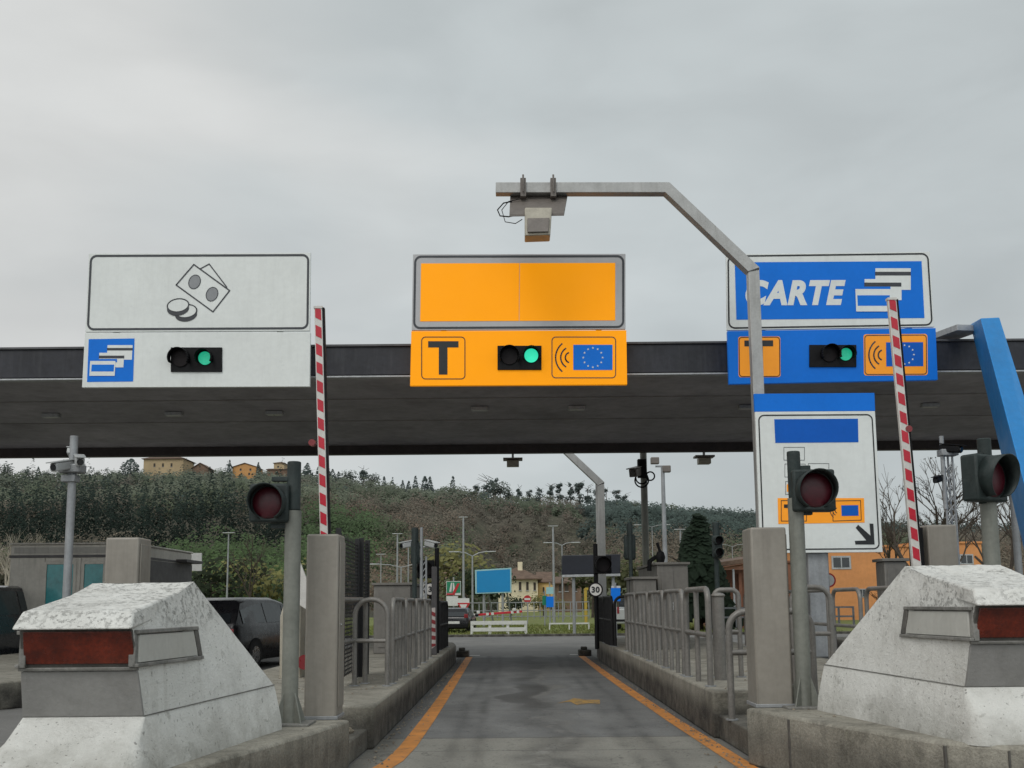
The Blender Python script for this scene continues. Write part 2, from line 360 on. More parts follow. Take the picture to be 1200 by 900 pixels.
def m_lane(h):
    X,Y=h.X,h.Y
    c=h.mix((.135,.137,.136),(.190,.191,.184),h.mr(h.noise(.9,6,.65,.3),.35,.65,0,1))
    slab=h.mr(Y,10.9,10.98,1,0); c=h.mix(c,(.235,.228,.20),slab)
    # rubber and oil in the middle and along the wheel paths
    wob=h.mr(h.noise(.5,3,.5),.3,.7,-.35,.35); Xw=h.ma('ADD',X,wob)
    oil=h.ma('MULTIPLY',gauss(h,Xw,.42,.62),h.mr(h.noise(.9,6,.6,.2),.3,.7,.2,1))
    c=h.mix(c,(.040,.039,.037),h.ma('MULTIPLY',oil,.9))
    pt=h.ma('MULTIPLY',gauss(h,h.ma('ADD',Y,wob),16,3.4),gauss(h,h.ma('ADD',X,wob),.22,.55)); c=h.mix(c,(.045,.043,.040),h.mr(pt,.15,.5,0,.6,True))
    wp=h.ma('ADD',gauss(h,Xw,-.55,.5),gauss(h,Xw,1.35,.5)); c=h.scale(c,h.mr(wp,0,1,1,.78))
    pale=h.ma('MULTIPLY',gauss(h,Xw,.62,.16),h.mr(h.noise(.8,4,.6,.2),.35,.7,0,1)); c=h.mix(c,(.27,.26,.23),h.ma('MULTIPLY',pale,.35))
    for cx_ in (-.62,-.35,1.12,1.38):
        c=h.scale(c,h.mr(h.ma('MULTIPLY',gauss(h,h.ma('ADD',X,h.mr(h.noise(.25,2,.5,0,(1,.5,1)),.3,.7,-.12,.12)),cx_,.11),h.mr(h.noise(1.4,5,.7,0,(1,.35,1)),.38,.62,0,1)),0,1,1,.62))
    c=h.mix(c,(.30,.29,.265),h.ma('MULTIPLY',gauss(h,h.ma('ADD',Xw,h.ma('MULTIPLY',Y,-.03)),.05,.16),h.ma('MULTIPLY',h.mr(h.noise(2.2,6,.7,.4),.45,.62,0,.55),h.mr(Y,9,16,1,.2))))
    c=h.mix(c,(.03,.03,.028),h.mr(h.ma('ABSOLUTE',h.ma('SUBTRACT',h.noise(1.1,4,.6,.9),.5)),0,.006,.55,0))
    c=h.mix(c,(.04,.04,.037),h.mr(h.noise(9,5,.6),.63,.68,0,.5))
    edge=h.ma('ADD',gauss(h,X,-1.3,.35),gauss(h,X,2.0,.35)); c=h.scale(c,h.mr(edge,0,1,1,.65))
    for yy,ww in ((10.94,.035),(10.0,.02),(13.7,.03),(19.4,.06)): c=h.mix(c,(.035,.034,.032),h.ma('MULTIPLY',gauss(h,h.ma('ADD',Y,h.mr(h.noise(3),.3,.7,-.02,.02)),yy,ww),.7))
    canopy_shade=h.ma('MULTIPLY',h.mr(Y,20.5,23,0,1),h.mr(Y,26.4,27,1,0)); c=h.scale(c,h.mr(canopy_shade,0,1,1,.5))  # canopy shadow painted into the lane colour at the far end
    c=h.scale(c,h.mr(h.noise(60,3),.3,.7,.8,1.2)); h.bump(h.noise(90,4),.35,.01); return c
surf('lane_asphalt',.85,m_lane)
def m_paint_o(h):
    c=h.mix((.60,.24,.05),(.40,.17,.045),h.mr(h.noise(2.5,6,.7),.4,.65,0,1))
    c=h.mix(c,(.10,.08,.06),h.mr(h.noise(7,9,.75,.5),.54,.66,0,.85)); return c
surf('orange_line',.8,m_paint_o)
def m_paint_y(h):
    c=h.mix((.42,.24,.05),(.12,.10,.07),h.mr(h.noise(8,9,.75,.5),.42,.6,0,.95)); return c
surf('yellow_worn',.8,m_paint_y)
def m_paint_w(h): return h.mix((.50,.49,.46),(.16,.15,.14),h.mr(h.noise(7,9,.75,.5),.5,.68,0,.9))
surf('white_worn',.8,m_paint_w)
def m_conc(h):
    c=h.mix((.34,.32,.27),(.24,.225,.185),h.mr(h.noise(1.3,7,.65,.4),.38,.62,0,1))
    c=h.mix(c,(.075,.07,.058),h.ma('MULTIPLY',h.mr(h.noise(2.6,9,.75,.7),.5,.68,0,1),.6))
    low=h.mr(h.Z,.43,.22,0,1,True); c=h.mix(c,(.040,.037,.032),h.ma('MULTIPLY',low,h.ma('MULTIPLY',h.mr(h.noise(3.2,6,.65),.25,.6,.45,1.0),h.mr(h.Y,9.2,10.6,.55,1.0))))
    c=h.mix(c,(.10,.10,.05),h.mr(h.noise(5,7,.7),.62,.72,0,.5)); c=h.scale(c,h.mr(h.noise(50,3),.3,.7,.82,1.18))
    c=h.scale(c,h.mr(h.noise(1.5,5,.6,0,(7,7,.5)),.45,.7,1,.75))
    h.bump(h.ma('ADD',h.noise(14,9,.7),h.ma('MULTIPLY',h.noise(60,4),.4)),.7,.03); return c
surf('kerb_concrete',.9,m_conc)
def m_wc(h):
    n1=h.noise(9,9,.72,.3); c=h.mix((.76,.755,.72),(.66,.655,.62),h.mr(h.noise(1.6,6,.6),.35,.65,0,1))
    c=h.mix(c,(.30,.285,.24),h.ma('MULTIPLY',h.mr(h.noise(1.4,5,.6,0,(9,9,.6)),.52,.78,0,1),.3))
    top=h.mr(h.Z,1.20,1.34,0,1)
    chip=h.ma('MULTIPLY',h.mr(n1,.585,.62,0,1),h.mr(h.noise(2.3,4,.6),.40,.58,.1,1)); chip2=h.ma('MULTIPLY',h.mr(h.noise(26,9,.75),.53,.58,0,1),h.ma('MULTIPLY',top,h.mr(h.noise(2.9,4,.6),.38,.55,0,1)))
    c=h.mix(c,(.16,.15,.13),h.ma('MULTIPLY',chip,.35)); c=h.mix(c,(.17,.165,.15),h.ma('MULTIPLY',chip2,.55))
    c=h.mix(c,(.42,.41,.38),h.mr(h.noise(2.0,5,.7,.4),.48,.62,0,.35))
    spot=h.mr(h.noise(38,3,.5),.66,.70,0,1); c=h.mix(c,(.09,.085,.075),h.ma('MULTIPLY',spot,.6))
    low=h.mr(h.Z,.72,.42,0,1); c=h.mix(c,(.20,.19,.155),h.ma('MULTIPLY',low,h.mr(h.noise(3,7,.7),.3,.65,.1,.75)))
    h.bump(h.ma('ADD',h.ma('ADD',n1,h.ma('MULTIPLY',h.noise(55,4),.35)),h.ma('MULTIPLY',chip2,-.5)),.65,.03); return c
surf('white_concrete',.85,m_wc)
def m_grass(h):
    c=h.mix((.15,.20,.045),(.21,.21,.07),h.mr(h.noise(.6,6,.7),.35,.65,0,1)); c=h.scale(c,h.mr(h.noise(9,5),.3,.7,.6,1.4)); h.bump(h.noise(14,6),.8,.2); return c
surf('grass',.95,m_grass)
def m_hill(h):
    c=h.mix((.050,.052,.030),(.075,.065,.045),h.mr(h.noise(.03,6,.6),.35,.65,0,1)); c=h.scale(c,h.mr(h.noise(.4,6,.7),.3,.7,.5,1.5)); return c
surf('hill_soil',1.0,m_hill)

def ring(a,b,zs):   # grid quad sheet
    pass
g=MB(); nx=24
xs=[-2500,-600,-150,-40,-12,-4,0,4,12,40,150,600,2500]; ys=[-800,-60,-10,0,10,20,30,45,70,110,400,3000]
vs=[(x,y,0) for y in ys for x in xs]; g.add(vs,[(j*13+i,j*13+i+1,(j+1)*13+i+1,(j+1)*13+i) for j in range(11) for i in range(12)])
struct(g.build('ground','asphalt'),'grey asphalt ground of the toll plaza','ground')
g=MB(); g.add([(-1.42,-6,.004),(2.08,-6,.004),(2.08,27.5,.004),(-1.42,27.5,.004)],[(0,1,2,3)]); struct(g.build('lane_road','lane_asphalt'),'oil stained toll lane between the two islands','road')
g=MB()
def strip(pts,w,z):
    for (x0,y0),(x1,y1) in zip(pts[:-1],pts[1:]): g.face([(x0-w/2,y0,z),(x0+w/2,y0,z),(x1+w/2,y1,z),(x1-w/2,y1,z)])
strip([(-2.3,4.0),(-1.85,6.6),(-1.38,8.0),(-1.17,8.75),(-1.08,9.4),(-1.045,10.3),(-1.04,12.5),(-1.05,15),(-1.09,20),(-1.15,27)],.17,.008)
strip([(2.6,4.0),(2.22,6.6),(1.97,8.4),(1.925,10.4),(1.88,12.2),(1.82,16),(1.78,20),(1.76,27)],.165,.008)
struct(g.build('lane_line','orange_line'),'worn orange edge lines of the toll lane','lane line')
g=MB()   # worn yellow arrow pointing left, at photo 655-705 x 815-828
ar=[UZ(x,y,.008) for x,y in ((653,824),(668,822),(676,826),(690,824),(703,825),(703,820),(688,820),(672,818),(668,820))]
g.face(ar[::-1]); struct(g.build('arrow_marking','yellow_worn'),'worn yellow arrow painted on the lane','road marking')
g=MB(); 
a=[UZ(-60,836,.004),UZ(34,824,.004),UZ(34,827.5,.004),UZ(-60,841,.004)]; g.face(a[::-1]); 
for x0,y0,x1,y1 in ((-1.3,27.6,-.9,27.9),(1.5,27.6,2.0,27.9)): g.face([(x0,y0,.008),(x1,y0,.008),(x1,y1,.008),(x0,y1,.008)])
struct(g.build('road_marking','white_worn'),'white painted lines on the plaza asphalt','road marking')
# islands
def slab(name, outline, z, mat='kerb_concrete', z0=0, bev=.025, label=None):
    g=MB(); n=len(outline); g.prism([(x,y,z) for x,y in outline],(0,0,z0-z)); o=g.build(name,mat,bevel=bev,sm=30); struct(o,label,'traffic island'); return o
KLf=[(-1.40,8.95),(-1.58,8.05),(-1.80,7.15),(-2.02,6.35),(-2.15,5.7),(-2.45,5.35),(-2.9,5.35),(-3.2,5.8),(-3.5,7.2),(-3.75,8.95)]
slab('island_nose',KLf[::-1],KL,label='rough concrete island front under the left white barrier')
KRf=[(2.0,9.05),(2.36,7.9),(2.72,6.95),(2.95,6.68),(3.3,6.5),(3.8,6.45),(4.3,6.8),(4.7,7.8),(4.9,9.05)]
slab('island_nose',KRf,KR,label='rough concrete island front under the right white barrier')
slab('traffic_island',[(-3.8,10.15),(-1.36,10.15),(-1.36,24.5),(-1.5,26.0),(-2.0,26.8),(-3.2,26.8),(-3.8,26)],KL,label='concrete kerbed island left of the lane')
slab('traffic_island',[(2.04,10.75),(4.95,10.75),(4.95,26),(4.4,26.8),(2.6,26.8),(2.1,26.2),(2.04,25)],KR,label='concrete kerbed island right of the lane')
slab('island_step',[(-3.7,8.9),(-1.46,8.9),(-1.42,10.2),(-3.7,10.2)],.20,bev=.015,label='broken lower step in the left island')
slab('island_step',[(2.12,9.0),(4.85,9.0),(4.85,10.8),(2.10,10.8)],.24,bev=.015,label='broken lower step in the right island')
slab('traffic_island',[(-11,14.2),(-7.05,14.2),(-6.6,15.2),(-6.6,30),(-11,30)],.38,label='neighbouring island at the left edge')
slab('traffic_island',[(8.3,10.5),(11.5,10.5),(11.5,28),(8.3,28)],.4,label='neighbouring island at the right edge')
for (x,y) in ((2.80,6.84),(3.10,6.60),(3.42,6.487),(3.70,6.460),(2.2,8.4)):
    g=MB(); g.bx(x-.006,x+.006,y-.006,y+.03,.0,KR-.03); tag(g.build('joint','frame_dark'),'dark upright joint in the face of the right island front','joint','dark joints in the right island front')
g=MB()
for k in range(700):
    sd=random.random()<.5; y=random.uniform(6.5,26); x=(-1.33+abs(random.gauss(0,.10))) if sd else (1.99-abs(random.gauss(0,.10))); x=min(max(x,-1.33),1.99); r=random.uniform(.004,.014)
    g.add([(x-r,y-r,.009),(x+r,y-r,.009),(x+r,y+r,.009),(x-r,y+r,.009),(x+random.uniform(-.5,.5)*r,y,.009+r*1.2)],[(0,1,4),(1,2,4),(2,3,4),(3,0,4)])
for k in range(260):
    x=random.uniform(-3.3,-1.5) if k%2 else random.uniform(2.2,4.4); y=random.uniform(8.2,14); z=(KL if x<0 else KR)+.001; r=random.uniform(.004,.016)
    if (8.9<y<10.85): z=.201 if x<0 else .241
    g.add([(x-r,y-r,z),(x+r,y-r,z),(x+r,y+r,z),(x-r,y+r,z),(x,y,z+r)],[(0,1,4),(1,2,4),(2,3,4),(3,0,4)])
tag(g.build('grit','rubble',sm=0),'loose grit lying along the kerbs and on the islands','grit',kind='stuff')
# loose rubble in the left notch
for i in range(16):
    x=random.uniform(-1.95,-1.5); y=random.uniform(8.95,9.9); r=random.uniform(.03,.085); g=MB(); g.ball((0,0,0),r,r*.8,r*.6,8)
    g.v=[(x+a*(1+random.uniform(-.3,.3)),y+b*(1+random.uniform(-.3,.3)),.20+r*.35+c*(1+random.uniform(-.3,.3))) for a,b,c in g.v]
    tag(g.build('broken_stone','rubble',sm=0),'small lump of broken concrete in the left island notch','stone','broken concrete lumps in the island notch')
# ================================================================== CANOPY
YC=19.0; ZS=(U(600,441,YC)).z; YE=27.8
zt=U(600,405,YC).z; zb=U(600,531,YE).z
t=thing('toll_canopy','long flat dark toll plaza canopy behind the three lane signs','canopy',(0,YC,ZS))
MB().bx(-24,24,YC,YC+.12,ZS+.05,zt).build('fascia','fascia',t,.01)
MB().bx(-24,24,YC-.03,YC+.14,ZS-.0,ZS+.032).build('light_trim','trim_light',t,.005)
MB().bx(-24,24,YC-.04,YC+.3,zt+.003,zt+.045).build('cap_flashing','cap_dark',t,.005)
MB().bx(-24,24,YC+.14,YE-.05,ZS+.06,ZS+.16).build('soffit','soffit',t)
MB().bx(-24,24,YC+.2,YE+.2,zt-.15,zt-.05).build('roof_deck','beam_dark',t)
MB().bx(-24,24,YE-.05,YE+.2,zb,zt-.16).build('edge_beam','beam_dark',t,.01)
g=MB()
for y in (21.3,23.9): g.bx(-24,24,y,y+.025,ZS+.045,ZS+.051)
g.build('panel_joint','joint_dark',t)
for px,py in ((204,484),(322,483),(562,478),(676,477),(876,476),(60,486),(1090,474)):
    c=UZ(px,py,ZS+.03)
    l=boxpart('ceiling_light','trim_light',t,c.x-.19,c.x+.19,c.y-.09,c.y+.09,ZS-.03,ZS+.05,.01)
    MB().bx(c.x-.16,c.x+.16,c.y-.07,c.y+.07,ZS-.036,ZS-.0305).build('diffuser','sign_silver',l)
# canopy supports out of view to the sides and on the islands' far ends
for x,s in ((-15.5,'left'),(15.8,'right')):
    g=MB().bx(x-.25,x+.25,22.6,23.1,0,ZS+.06); tag(g.build('canopy_column','booth_grey',bevel=.02),'square grey column holding the canopy on the %s neighbouring island'%s,'column')
# pieces on the canopy roof
tag(MB().bx(*[U(398,0,19.2).x,U(480,0,19.2).x],19.15,19.3,zt+.05,zt+.09).build('roof_rail','trim_light'),'thin pale rail on the canopy edge between left and orange sign','rail')
g=MB(); a=U(1100,397,19.6); b=U(1136,384,18.6); g.beam(a,b,.5,.12); tag(g.build('roof_panel','trim_light',bevel=.01),'pale grey sloping panel on the canopy beside the blue beam','panel')
# blue strut
t=thing('support_beam','thick bright blue slanting steel beam in front of the canopy at the right edge','steel beam',U(1200,560,15.5))
A0=[U(1149,373,17.6),U(1171,372,17.6),U(1171,372,18.4),U(1137,380,19.0)]
def ext(p,q,k): return p+(q-p)*k
B0=[U(1197,555,15.2),U(1238,585,15.2),U(1238,585,16.0),U(1187,590,16.8)]
k=2.2
B1=[ext(a,b,k) for a,b in zip(A0,B0)]
g=MB(); g.hexa([B1[0],B1[1],B1[2],B1[3],A0[0],A0[1],A0[2],A0[3]]); g.build('beam','blue_steel',t,.015)
# ================================================================== OVERHEAD SIGNS
YS=18.5
def plate(mb,quad,Y,th): mb.prism([U(x,y,Y) for x,y in (quad[3],quad[2],quad[1],quad[0])],(0,th,0)); return mb
def cards(t,pts_scale,Y,o):  # three white cards with strips
    pass
def waves(mb,Y,cx,cy,k,t=1.6):
    for h,s,x0 in ((54,25,-63),(36,20,-43),(19,13,-25)):
        Rr=(h*h+s*s)/(2*s); a=math.degrees(math.asin(h/Rr)); c=x0+Rr
        line(mb,Y,arc(cx+c*k,cy,Rr*k,180-a,180+a,12),t)
def stars(par,Y,cx,cy,r,s):
    for i in range(12):
        mb=MB()
        a=R(30*i); x,y=cx+r*math.cos(a),cy+r*math.sin(a)
        pf(mb,[(x+s*(1 if j%2==0 else .42)*math.sin(R(-36*j)),y-s*(1 if j%2==0 else .42)*math.cos(R(-36*j))) for j in range(10)],Y); mb.build('star','sign_white',par,sm=0)
def signal(t,Y,box,red,green,rr,rg,mg,vis=True):
    x0,y0,x1,y1=box
    h=MB(); plate(h,[(x0,y0),(x1,y0),(x1,y1),(x0,y1)],Y-.03,.03); h=h.build('signal_box','black_plastic',t,.004)
    for (cx,cy),r,m in ((red,rr,'lens_off'),(green,rg,mg)):
        g=MB(); g.prism([U(x,y,Y-.055) for x,y in ell(cx,cy,r*.86,r*.86)],(0,.02,0)); l=g.build('lens',m,h)
        g=MB(); a=[U(x,y,Y-.034) for x,y in ell(cx,cy,r+1,r+1,0,24)]; n=24
        ids=[i for i in range(n) if math.sin(2*math.pi*i/n)>-.55]
        for s_,e in ((0,.16),):
            for i in range(n):
                j=(i+1)%n
                if i in ids and j in ids:
                    d=Vector((0,-.17,-.015)); g.face([a[i],a[j],a[j]+d,a[i]+d])
        v=g.build('visor','black_plastic',h,sm=60)
        md=v.modifiers.new('th','SOLIDIFY'); md.thickness=.01
# left white sign
t=thing('lane_sign','white overhead sign with banknotes and coins above a blue card symbol, leftmost over the canopy','sign',U(232,453,YS))
g=MB(); plate(g,[(104,297),(364,296),(363,387.6),(100,389)],YS,.06); up_=g.build('upper_panel','sign_white',t,.004)
g=MB(); plate(g,[(99.5,390.2),(363.5,389),(363,453),(96,454)],YS,.09); lo_=g.build('lower_panel','sign_white',t,.004)
W=lambda p: warp(p,(104,297,364,388),[(104,297),(364,296),(363,387.6),(100,389)])
g=MB(); rring(g,YS-.005,105.5,298.6,362.5,386.2,8,2.5,W); g.build('border','sign_dark_grey',up_,sm=0)
q=lambda l:[(60+x/3.3333,270+y/3.3333) for x,y in l]
g=MB(); Y1=YS-.006
line(g,Y1,q([(557,133),(697,235),(632,318),(488,213)]),1.55,True)
line(g,Y1,q([(582,150),(617,131),(686,222)]),1.35)
for c in ((560,201),(628,249)):
    x,y=q([c])[0]; e=ell(x,y,6.6,8.4,25); line(g,Y1,e,.9,True)
# coins
for (cx,cy) in ((218,366.0),(208.6,359.2)):
    g.mi=1; pf(g,ell(cx,cy-1.4,12.2,7.4,-8),Y1-.004 if cy<360 else Y1-.001); g.mi=0
    line(g,Y1-(.006 if cy<360 else .003),ell(cx,cy-1.4,12.6,7.6,-8),1.4,True)
    lw=ell(cx,cy-1.4,12.9,7.9,-8,28); lower=[p for p in lw if p[1]>cy-1.4+ (p[0]-cx)*-.14-.2]
    lower.sort(key=lambda p:p[0]); band=lower+[(x,y+4.2) for x,y in lower[::-1]]
    pf(g,band[::-1] if True else band,Y1-(.007 if cy<360 else .002))
g.build('money_symbol',['sign_dark_grey','sign_white'],up_,sm=0)
g=MB()
for c in ((560,201),(628,249)):
    x,y=q([c])[0]; pf(g,ell(x,y,6.2,8.0,25),Y1+.002)
g.build('note_spot','note_grey',up_,sm=0)
g=MB(); pf(g,[(102,447.6),(156,447),(157.6,396.6),(104,397.4)],YS-.005); b_=g.build('blue_square','sign_blue',lo_,sm=0)
def cardset(par,Y,f,pts):
    g=MB(); d=0
    for kind,l in pts:
        g.mi={'w':0,'k':1,'b':2}[kind]; d+=.0015; pf(g,f(l),Y-d)
    g.build('card_symbol',['sign_white','sign_dark_grey','sign_blue'],par,sm=0)
def R4(x0,y0,x1,y1,s=0): return [(x0-s,y1),(x1-s,y1),(x1,y0),(x0,y0)]
cardset(b_,YS-.008,q,[('w',R4(220,448,318,505,3)),('k',R4(218,459,318,469)),('w',R4(188,478,285,535,3)),('k',R4(186,489,285,500)),('b',R4(146,502,257,515,0)),('w',R4(152,510,251,568,3)),('b',R4(158,524,246,551,2))])
signal(lo_,YS,(200,407,260,435.5),(211,420),(240,419.6),11,9,'lens_green_dim')
# orange sign
t=thing('lane_sign','orange overhead sign with black T and green light, centred over the open lane','sign',U(608,451,YS))
Qo=[(484,298),(733,297.4),(733,385.6),(482.5,387)]
g=MB(); plate(g,Qo,YS,.06); up_=g.build('upper_panel','sign_silver',t,.004)
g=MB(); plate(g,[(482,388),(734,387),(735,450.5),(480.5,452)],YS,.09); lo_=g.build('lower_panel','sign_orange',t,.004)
W=lambda p: warp(p,(484,298,733,386),Qo)
g=MB(); rring(g,YS-.005,485.5,299.5,731.5,384.6,8,2.4,W); g.build('border','sign_dark_grey',up_,sm=0)
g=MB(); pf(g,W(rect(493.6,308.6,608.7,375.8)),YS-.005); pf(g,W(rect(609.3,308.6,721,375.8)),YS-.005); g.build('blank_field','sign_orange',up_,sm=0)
g=MB(); rring(g,YS-.005,493.6,394.4,545.4,444.6,5,1.1); 
pf(g,rect(501.7,399.8,537.3,407.2),YS-.005); pf(g,rect(514.2,407.2,524.4,439),YS-.005); g.build('letter_mark','sign_black',lo_,sm=0)
g=MB(); rring(g,YS-.005,646.3,394.4,722,443.3,5,1.1); waves(g,YS-.005,670,419,.3,1.7); g.build('wave_symbol','sign_dark_grey',lo_,sm=0)
g=MB(); pf(g,rect(671.8,404,717.8,433.6),YS-.005); fl=g.build('flag_panel','sign_blue',lo_,sm=0)
stars(fl,YS-.009,694.8,419,11.3,1.5)
signal(lo_,YS,(583,405,634.6,433.4),(597,417.5),(622.6,416.5),11,9.4,'lens_green')
# blue sign
Qb=[(851,298),(1089.5,295),(1095,383),(852,387)]
t=thing('lane_sign','blue overhead sign reading CARTE with white payment cards, rightmost over the canopy','sign',U(975,449,YS))
g=MB(); plate(g,Qb,YS,.06); up_=g.build('upper_panel','sign_white',t,.004)
g=MB(); plate(g,[(852.5,388),(1096.5,384.4),(1099,445),(854.5,450)],YS,.09); lo_=g.build('lower_panel','sign_blue',t,.004)
W=lambda p: warp(p,(851,296.5,1092,385),Qb)
f2=lambda l:[(820+x/3.158,270+y/3.158) for x,y in l]
g=MB(); rring(g,YS-.005,852.4,297.8,1090.4,383.4,8,1.8,W); g.build('border','sign_black',up_,sm=0)
g=MB(); pf(g,[(863,374.6),(1083.4,372.6),(1080,306),(861,307.4)],YS-.005); b_=g.build('blue_field','sign_blue',up_,sm=0)
g=MB(); text_px(g,'CARTE',873.5,328,991,358,YS-.010,shear=.22,bold=.05,W=lambda p:[(x,y-(x-930)*.004) for x,y in p]); g.build('lettering','sign_white',b_,sm=0)
cardset(b_,YS-.010,f2,[('w',R4(650,140,781,220,0)),('k',R4(649,153,781,167)),('w',R4(610,180,747,258,0)),('k',R4(609,193,746,208)),('b',R4(572,208,706,222,0)),('w',R4(576,217,712,300,-3)),('b',R4(583,240,703,279,-2))])
g=MB(); Wt=lambda p:[(x+.01*(y-418),y-(x-930)*.006) for x,y in p]
pf(g,Wt(rrect(865.3,394,914.6,441.8,3)),YS-.005); bo=g.build('orange_box','sign_orange_dull',lo_,sm=0)
g=MB(); rring(g,YS-.009,865.8,394.4,914.2,441.4,4,1.0,Wt); pf(g,Wt(rect(872.5,398.6,906.2,405.6)),YS-.009); pf(g,Wt(rect(884.5,405.6,894,437)),YS-.009); g.build('letter_mark','sign_black',bo,sm=0)
g=MB(); pf(g,Wt(rrect(1012.2,392.2,1087,440.6,3)),YS-.005); bo=g.build('orange_box','sign_orange_dull',lo_,sm=0)
g=MB(); rring(g,YS-.009,1013.2,393,1086.2,439.8,4,1.0,Wt); waves(g,YS-.009,1036.5,416,.29,1.7); g.build('wave_symbol','sign_dark_grey',bo,sm=0)
g=MB(); pf(g,Wt(rect(1038.5,401.8,1082,430)),YS-.009); fl=g.build('flag_panel','sign_blue_deep',bo,sm=0)
stars(fl,YS-.012,1060,415.5,11,1.4)
signal(lo_,YS,(948.6,404,1003.7,430),(972,415),(991.3,415),10,8.4,'lens_green_dim')
for tgt,(x0,x1,ya,yb) in ((t,(860,1088,300,380)),):
    pass
# brackets behind the signs
for x0,x1,lb in ((140,330,'white'),(520,700,'orange'),(890,1060,'blue')):
    t=thing('sign_bracket','grey steel bracket holding the %s overhead sign to the canopy'%lb,'bracket',U(x0,440,YS+.2))
    for x in (x0,x1):
        g=MB(); a=U(x,312,YS+.17); b=U(x,440,YS+.17); g.beam((a.x,a.y,b.z),(a.x,a.y,a.z),.1,.1,(0,1,0)); g.build('upright','galvanised',t)
        g=MB(); g.beam((a.x,YS+.22,b.z+.3),(a.x,YC,b.z+.3),.08,.08); g.build('strut','galvanised',t)
# ================================================================== ARCH MASTS AND HUNG READERS
def mast(name,label,Y,bend,top,end,r,zbase=KR):
    a,b,c=U(*bend,Y),U(*top,Y),U(*end,Y)
    t=thing(name,label,'mast',(a.x,Y,zbase))
    MB().tube([(a.x,Y,zbase+.02),a],r,4).build('pole','mast_steel',t,.008,sm=20)
    MB().tube([(a.x,Y,a.z-.012),(a.x,Y,a.z),b,c],[r*1.02,r*1.12,r*1.08,r],4).build('arm','mast_steel',t,.008,sm=20)
    MB().bx(a.x-.2,a.x+.2,Y-.2,Y+.2,zbase,zbase+.025).build('base_plate','galvanised',t,.004)
    return t,a,b,c
m1,a,b,c=mast('gantry_mast','tall pale bent steel mast with a long arm reaching over the lane',17.4,(882,318),(781,222),(581,222),.135)
for px in (613,648):
    p=U(px,222,17.4); g=MB(); g.bx(p.x-.05,p.x+.05,17.24,17.56,p.z-.19,p.z+.15); g.cyl((p.x,17.2,p.z-.13),(p.x,17.2,p.z+.19),.018,8); g.build('clamp','box_taupe',m1,.005)
g=MB(); g.bx(U(664,0,17.4).x,U(684,0,17.4).x,17.3,17.31,3,3.01); 
t=thing('toll_reader','grey box reader with wiring hung under the end of the mast arm','reader',U(630,277,17.3))
g=MB(); g.hexa([U(597,254,17.0),U(661,253,17.0),U(665,231,17.5),U(598,232,17.5)]+[p+Vector((0,0,.05)) for p in (U(597,254,17.0),U(661,253,17.0),U(665,231,17.5),U(598,232,17.5))]); g.build('mounting_plate','box_taupe',t,.004)
g=MB(); g.prism([U(615,276,16.8),U(645,275,16.8),U(647,243,16.9),U(615,243,16.9)],(0,.35,.0)); g.build('reader_box','cream_plastic',t,.02)
g=MB(); g.prism([U(618,272,16.77),U(643,271.5,16.77),U(644,255,16.82),U(618,255.5,16.82)],(0,.03,0)); g.build('reader_face','box_taupe',t,.01)
g=MB(); g.tube([U(*p,17.3) for p in ((600,236),(590,238),(583,246),(586,253),(596,254),(606,252))],.012,6); g.tube([U(*p,17.3) for p in ((610,233),(596,236),(588,246),(592,260),(604,262),(612,257))],.008,6); g.build('cable','black_plastic',t)
m2,_,_,_=mast('gantry_mast','farther bent steel mast seen under the canopy beside the dark message board',31,(704,567),(655,521),(560,521),.14,0)
g=MB(); p=U(699.5,567,31.4); g.cyl((p.x,31.4,0),(p.x,31.4,U(700,560,31.4).z),.05,8); g.build('conduit','mast_steel',m2)
def hung_reader(px,py,Y,k,lbl):
    t=thing('toll_reader',lbl,'reader',U(px,py+8,Y)); w=k
    g=MB(); c=U(px,py,Y); top=zb+.02
    g.bx(c.x-.03*w,c.x+.03*w,Y-.03,Y+.03,c.z,top+.2); g.build('hanger','galvanised',t)
    MB().bx(c.x-.27*w,c.x+.27*w,Y-.2,Y+.2,c.z+.04,c.z+.09).build('mounting_plate','box_taupe',t,.004)
    MB().bx(c.x-.17*w,c.x+.17*w,Y-.15,Y+.15,c.z-.14,c.z+.02).build('reader_box','cream_plastic',t,.01)
hung_reader(601,541,28.4,1,'small grey reader hanging from the far canopy edge above the billboard')
hung_reader(825,538,28.4,1,'small grey reader hanging from the far canopy edge left of the lane board')
# ================================================================== INFORMATION BOARD
YI=16.6
t=thing('lane_board','tall white board with blue header, orange T strip and black arrow beside the mast','sign',(U(963,700,YI).x,YI+.3,KR))
Qi=[(885,482.6),(1025.4,481.7),(1034.5,647),(891,648.2)]
g=MB(); plate(g,[(883.6,461.4),(1024.8,460.4),(1025.6,481.4),(884.6,482.3)],YI,.06); g.build('blue_header','sign_blue',t,.004)
g=MB(); plate(g,Qi,YI,.06); pn=g.build('panel','sign_white',t,.004)
W=lambda p: warp(p,(885,482,1029,648),[(885,482.6),(1028,481.7),(1031.5,647.5),(891,648.2)] if False else Qi)
Wp=lambda p: warp(p,(885,482,1025,648),Qi)
g=MB(); rring(g,YI-.005,888.2,485.4,1022,644.6,7,1.5,Wp); g.build('border','sign_black',pn,sm=0)
g=MB(); pf(g,[(908.6,519),(1006,518.2),(1005.4,490.6),(907.3,491.3)],YI-.005); g.build('blue_field','sign_blue_deep',pn,sm=0)
iz=lambda l:[(860+x/3.529,440+y/3.529) for x,y in l]
g=MB()
for x0,y0,x1,y1 in ((207,297,292,350),(211,366,295,420),(308,364,393,420),(214,438,240,492)): line(g,YI-.005,iz([(x0,y0),(x1,y0),(x1,y1),(x0,y1)]),.5,True)
g.build('outline_box','sign_dark_grey',pn,sm=0)
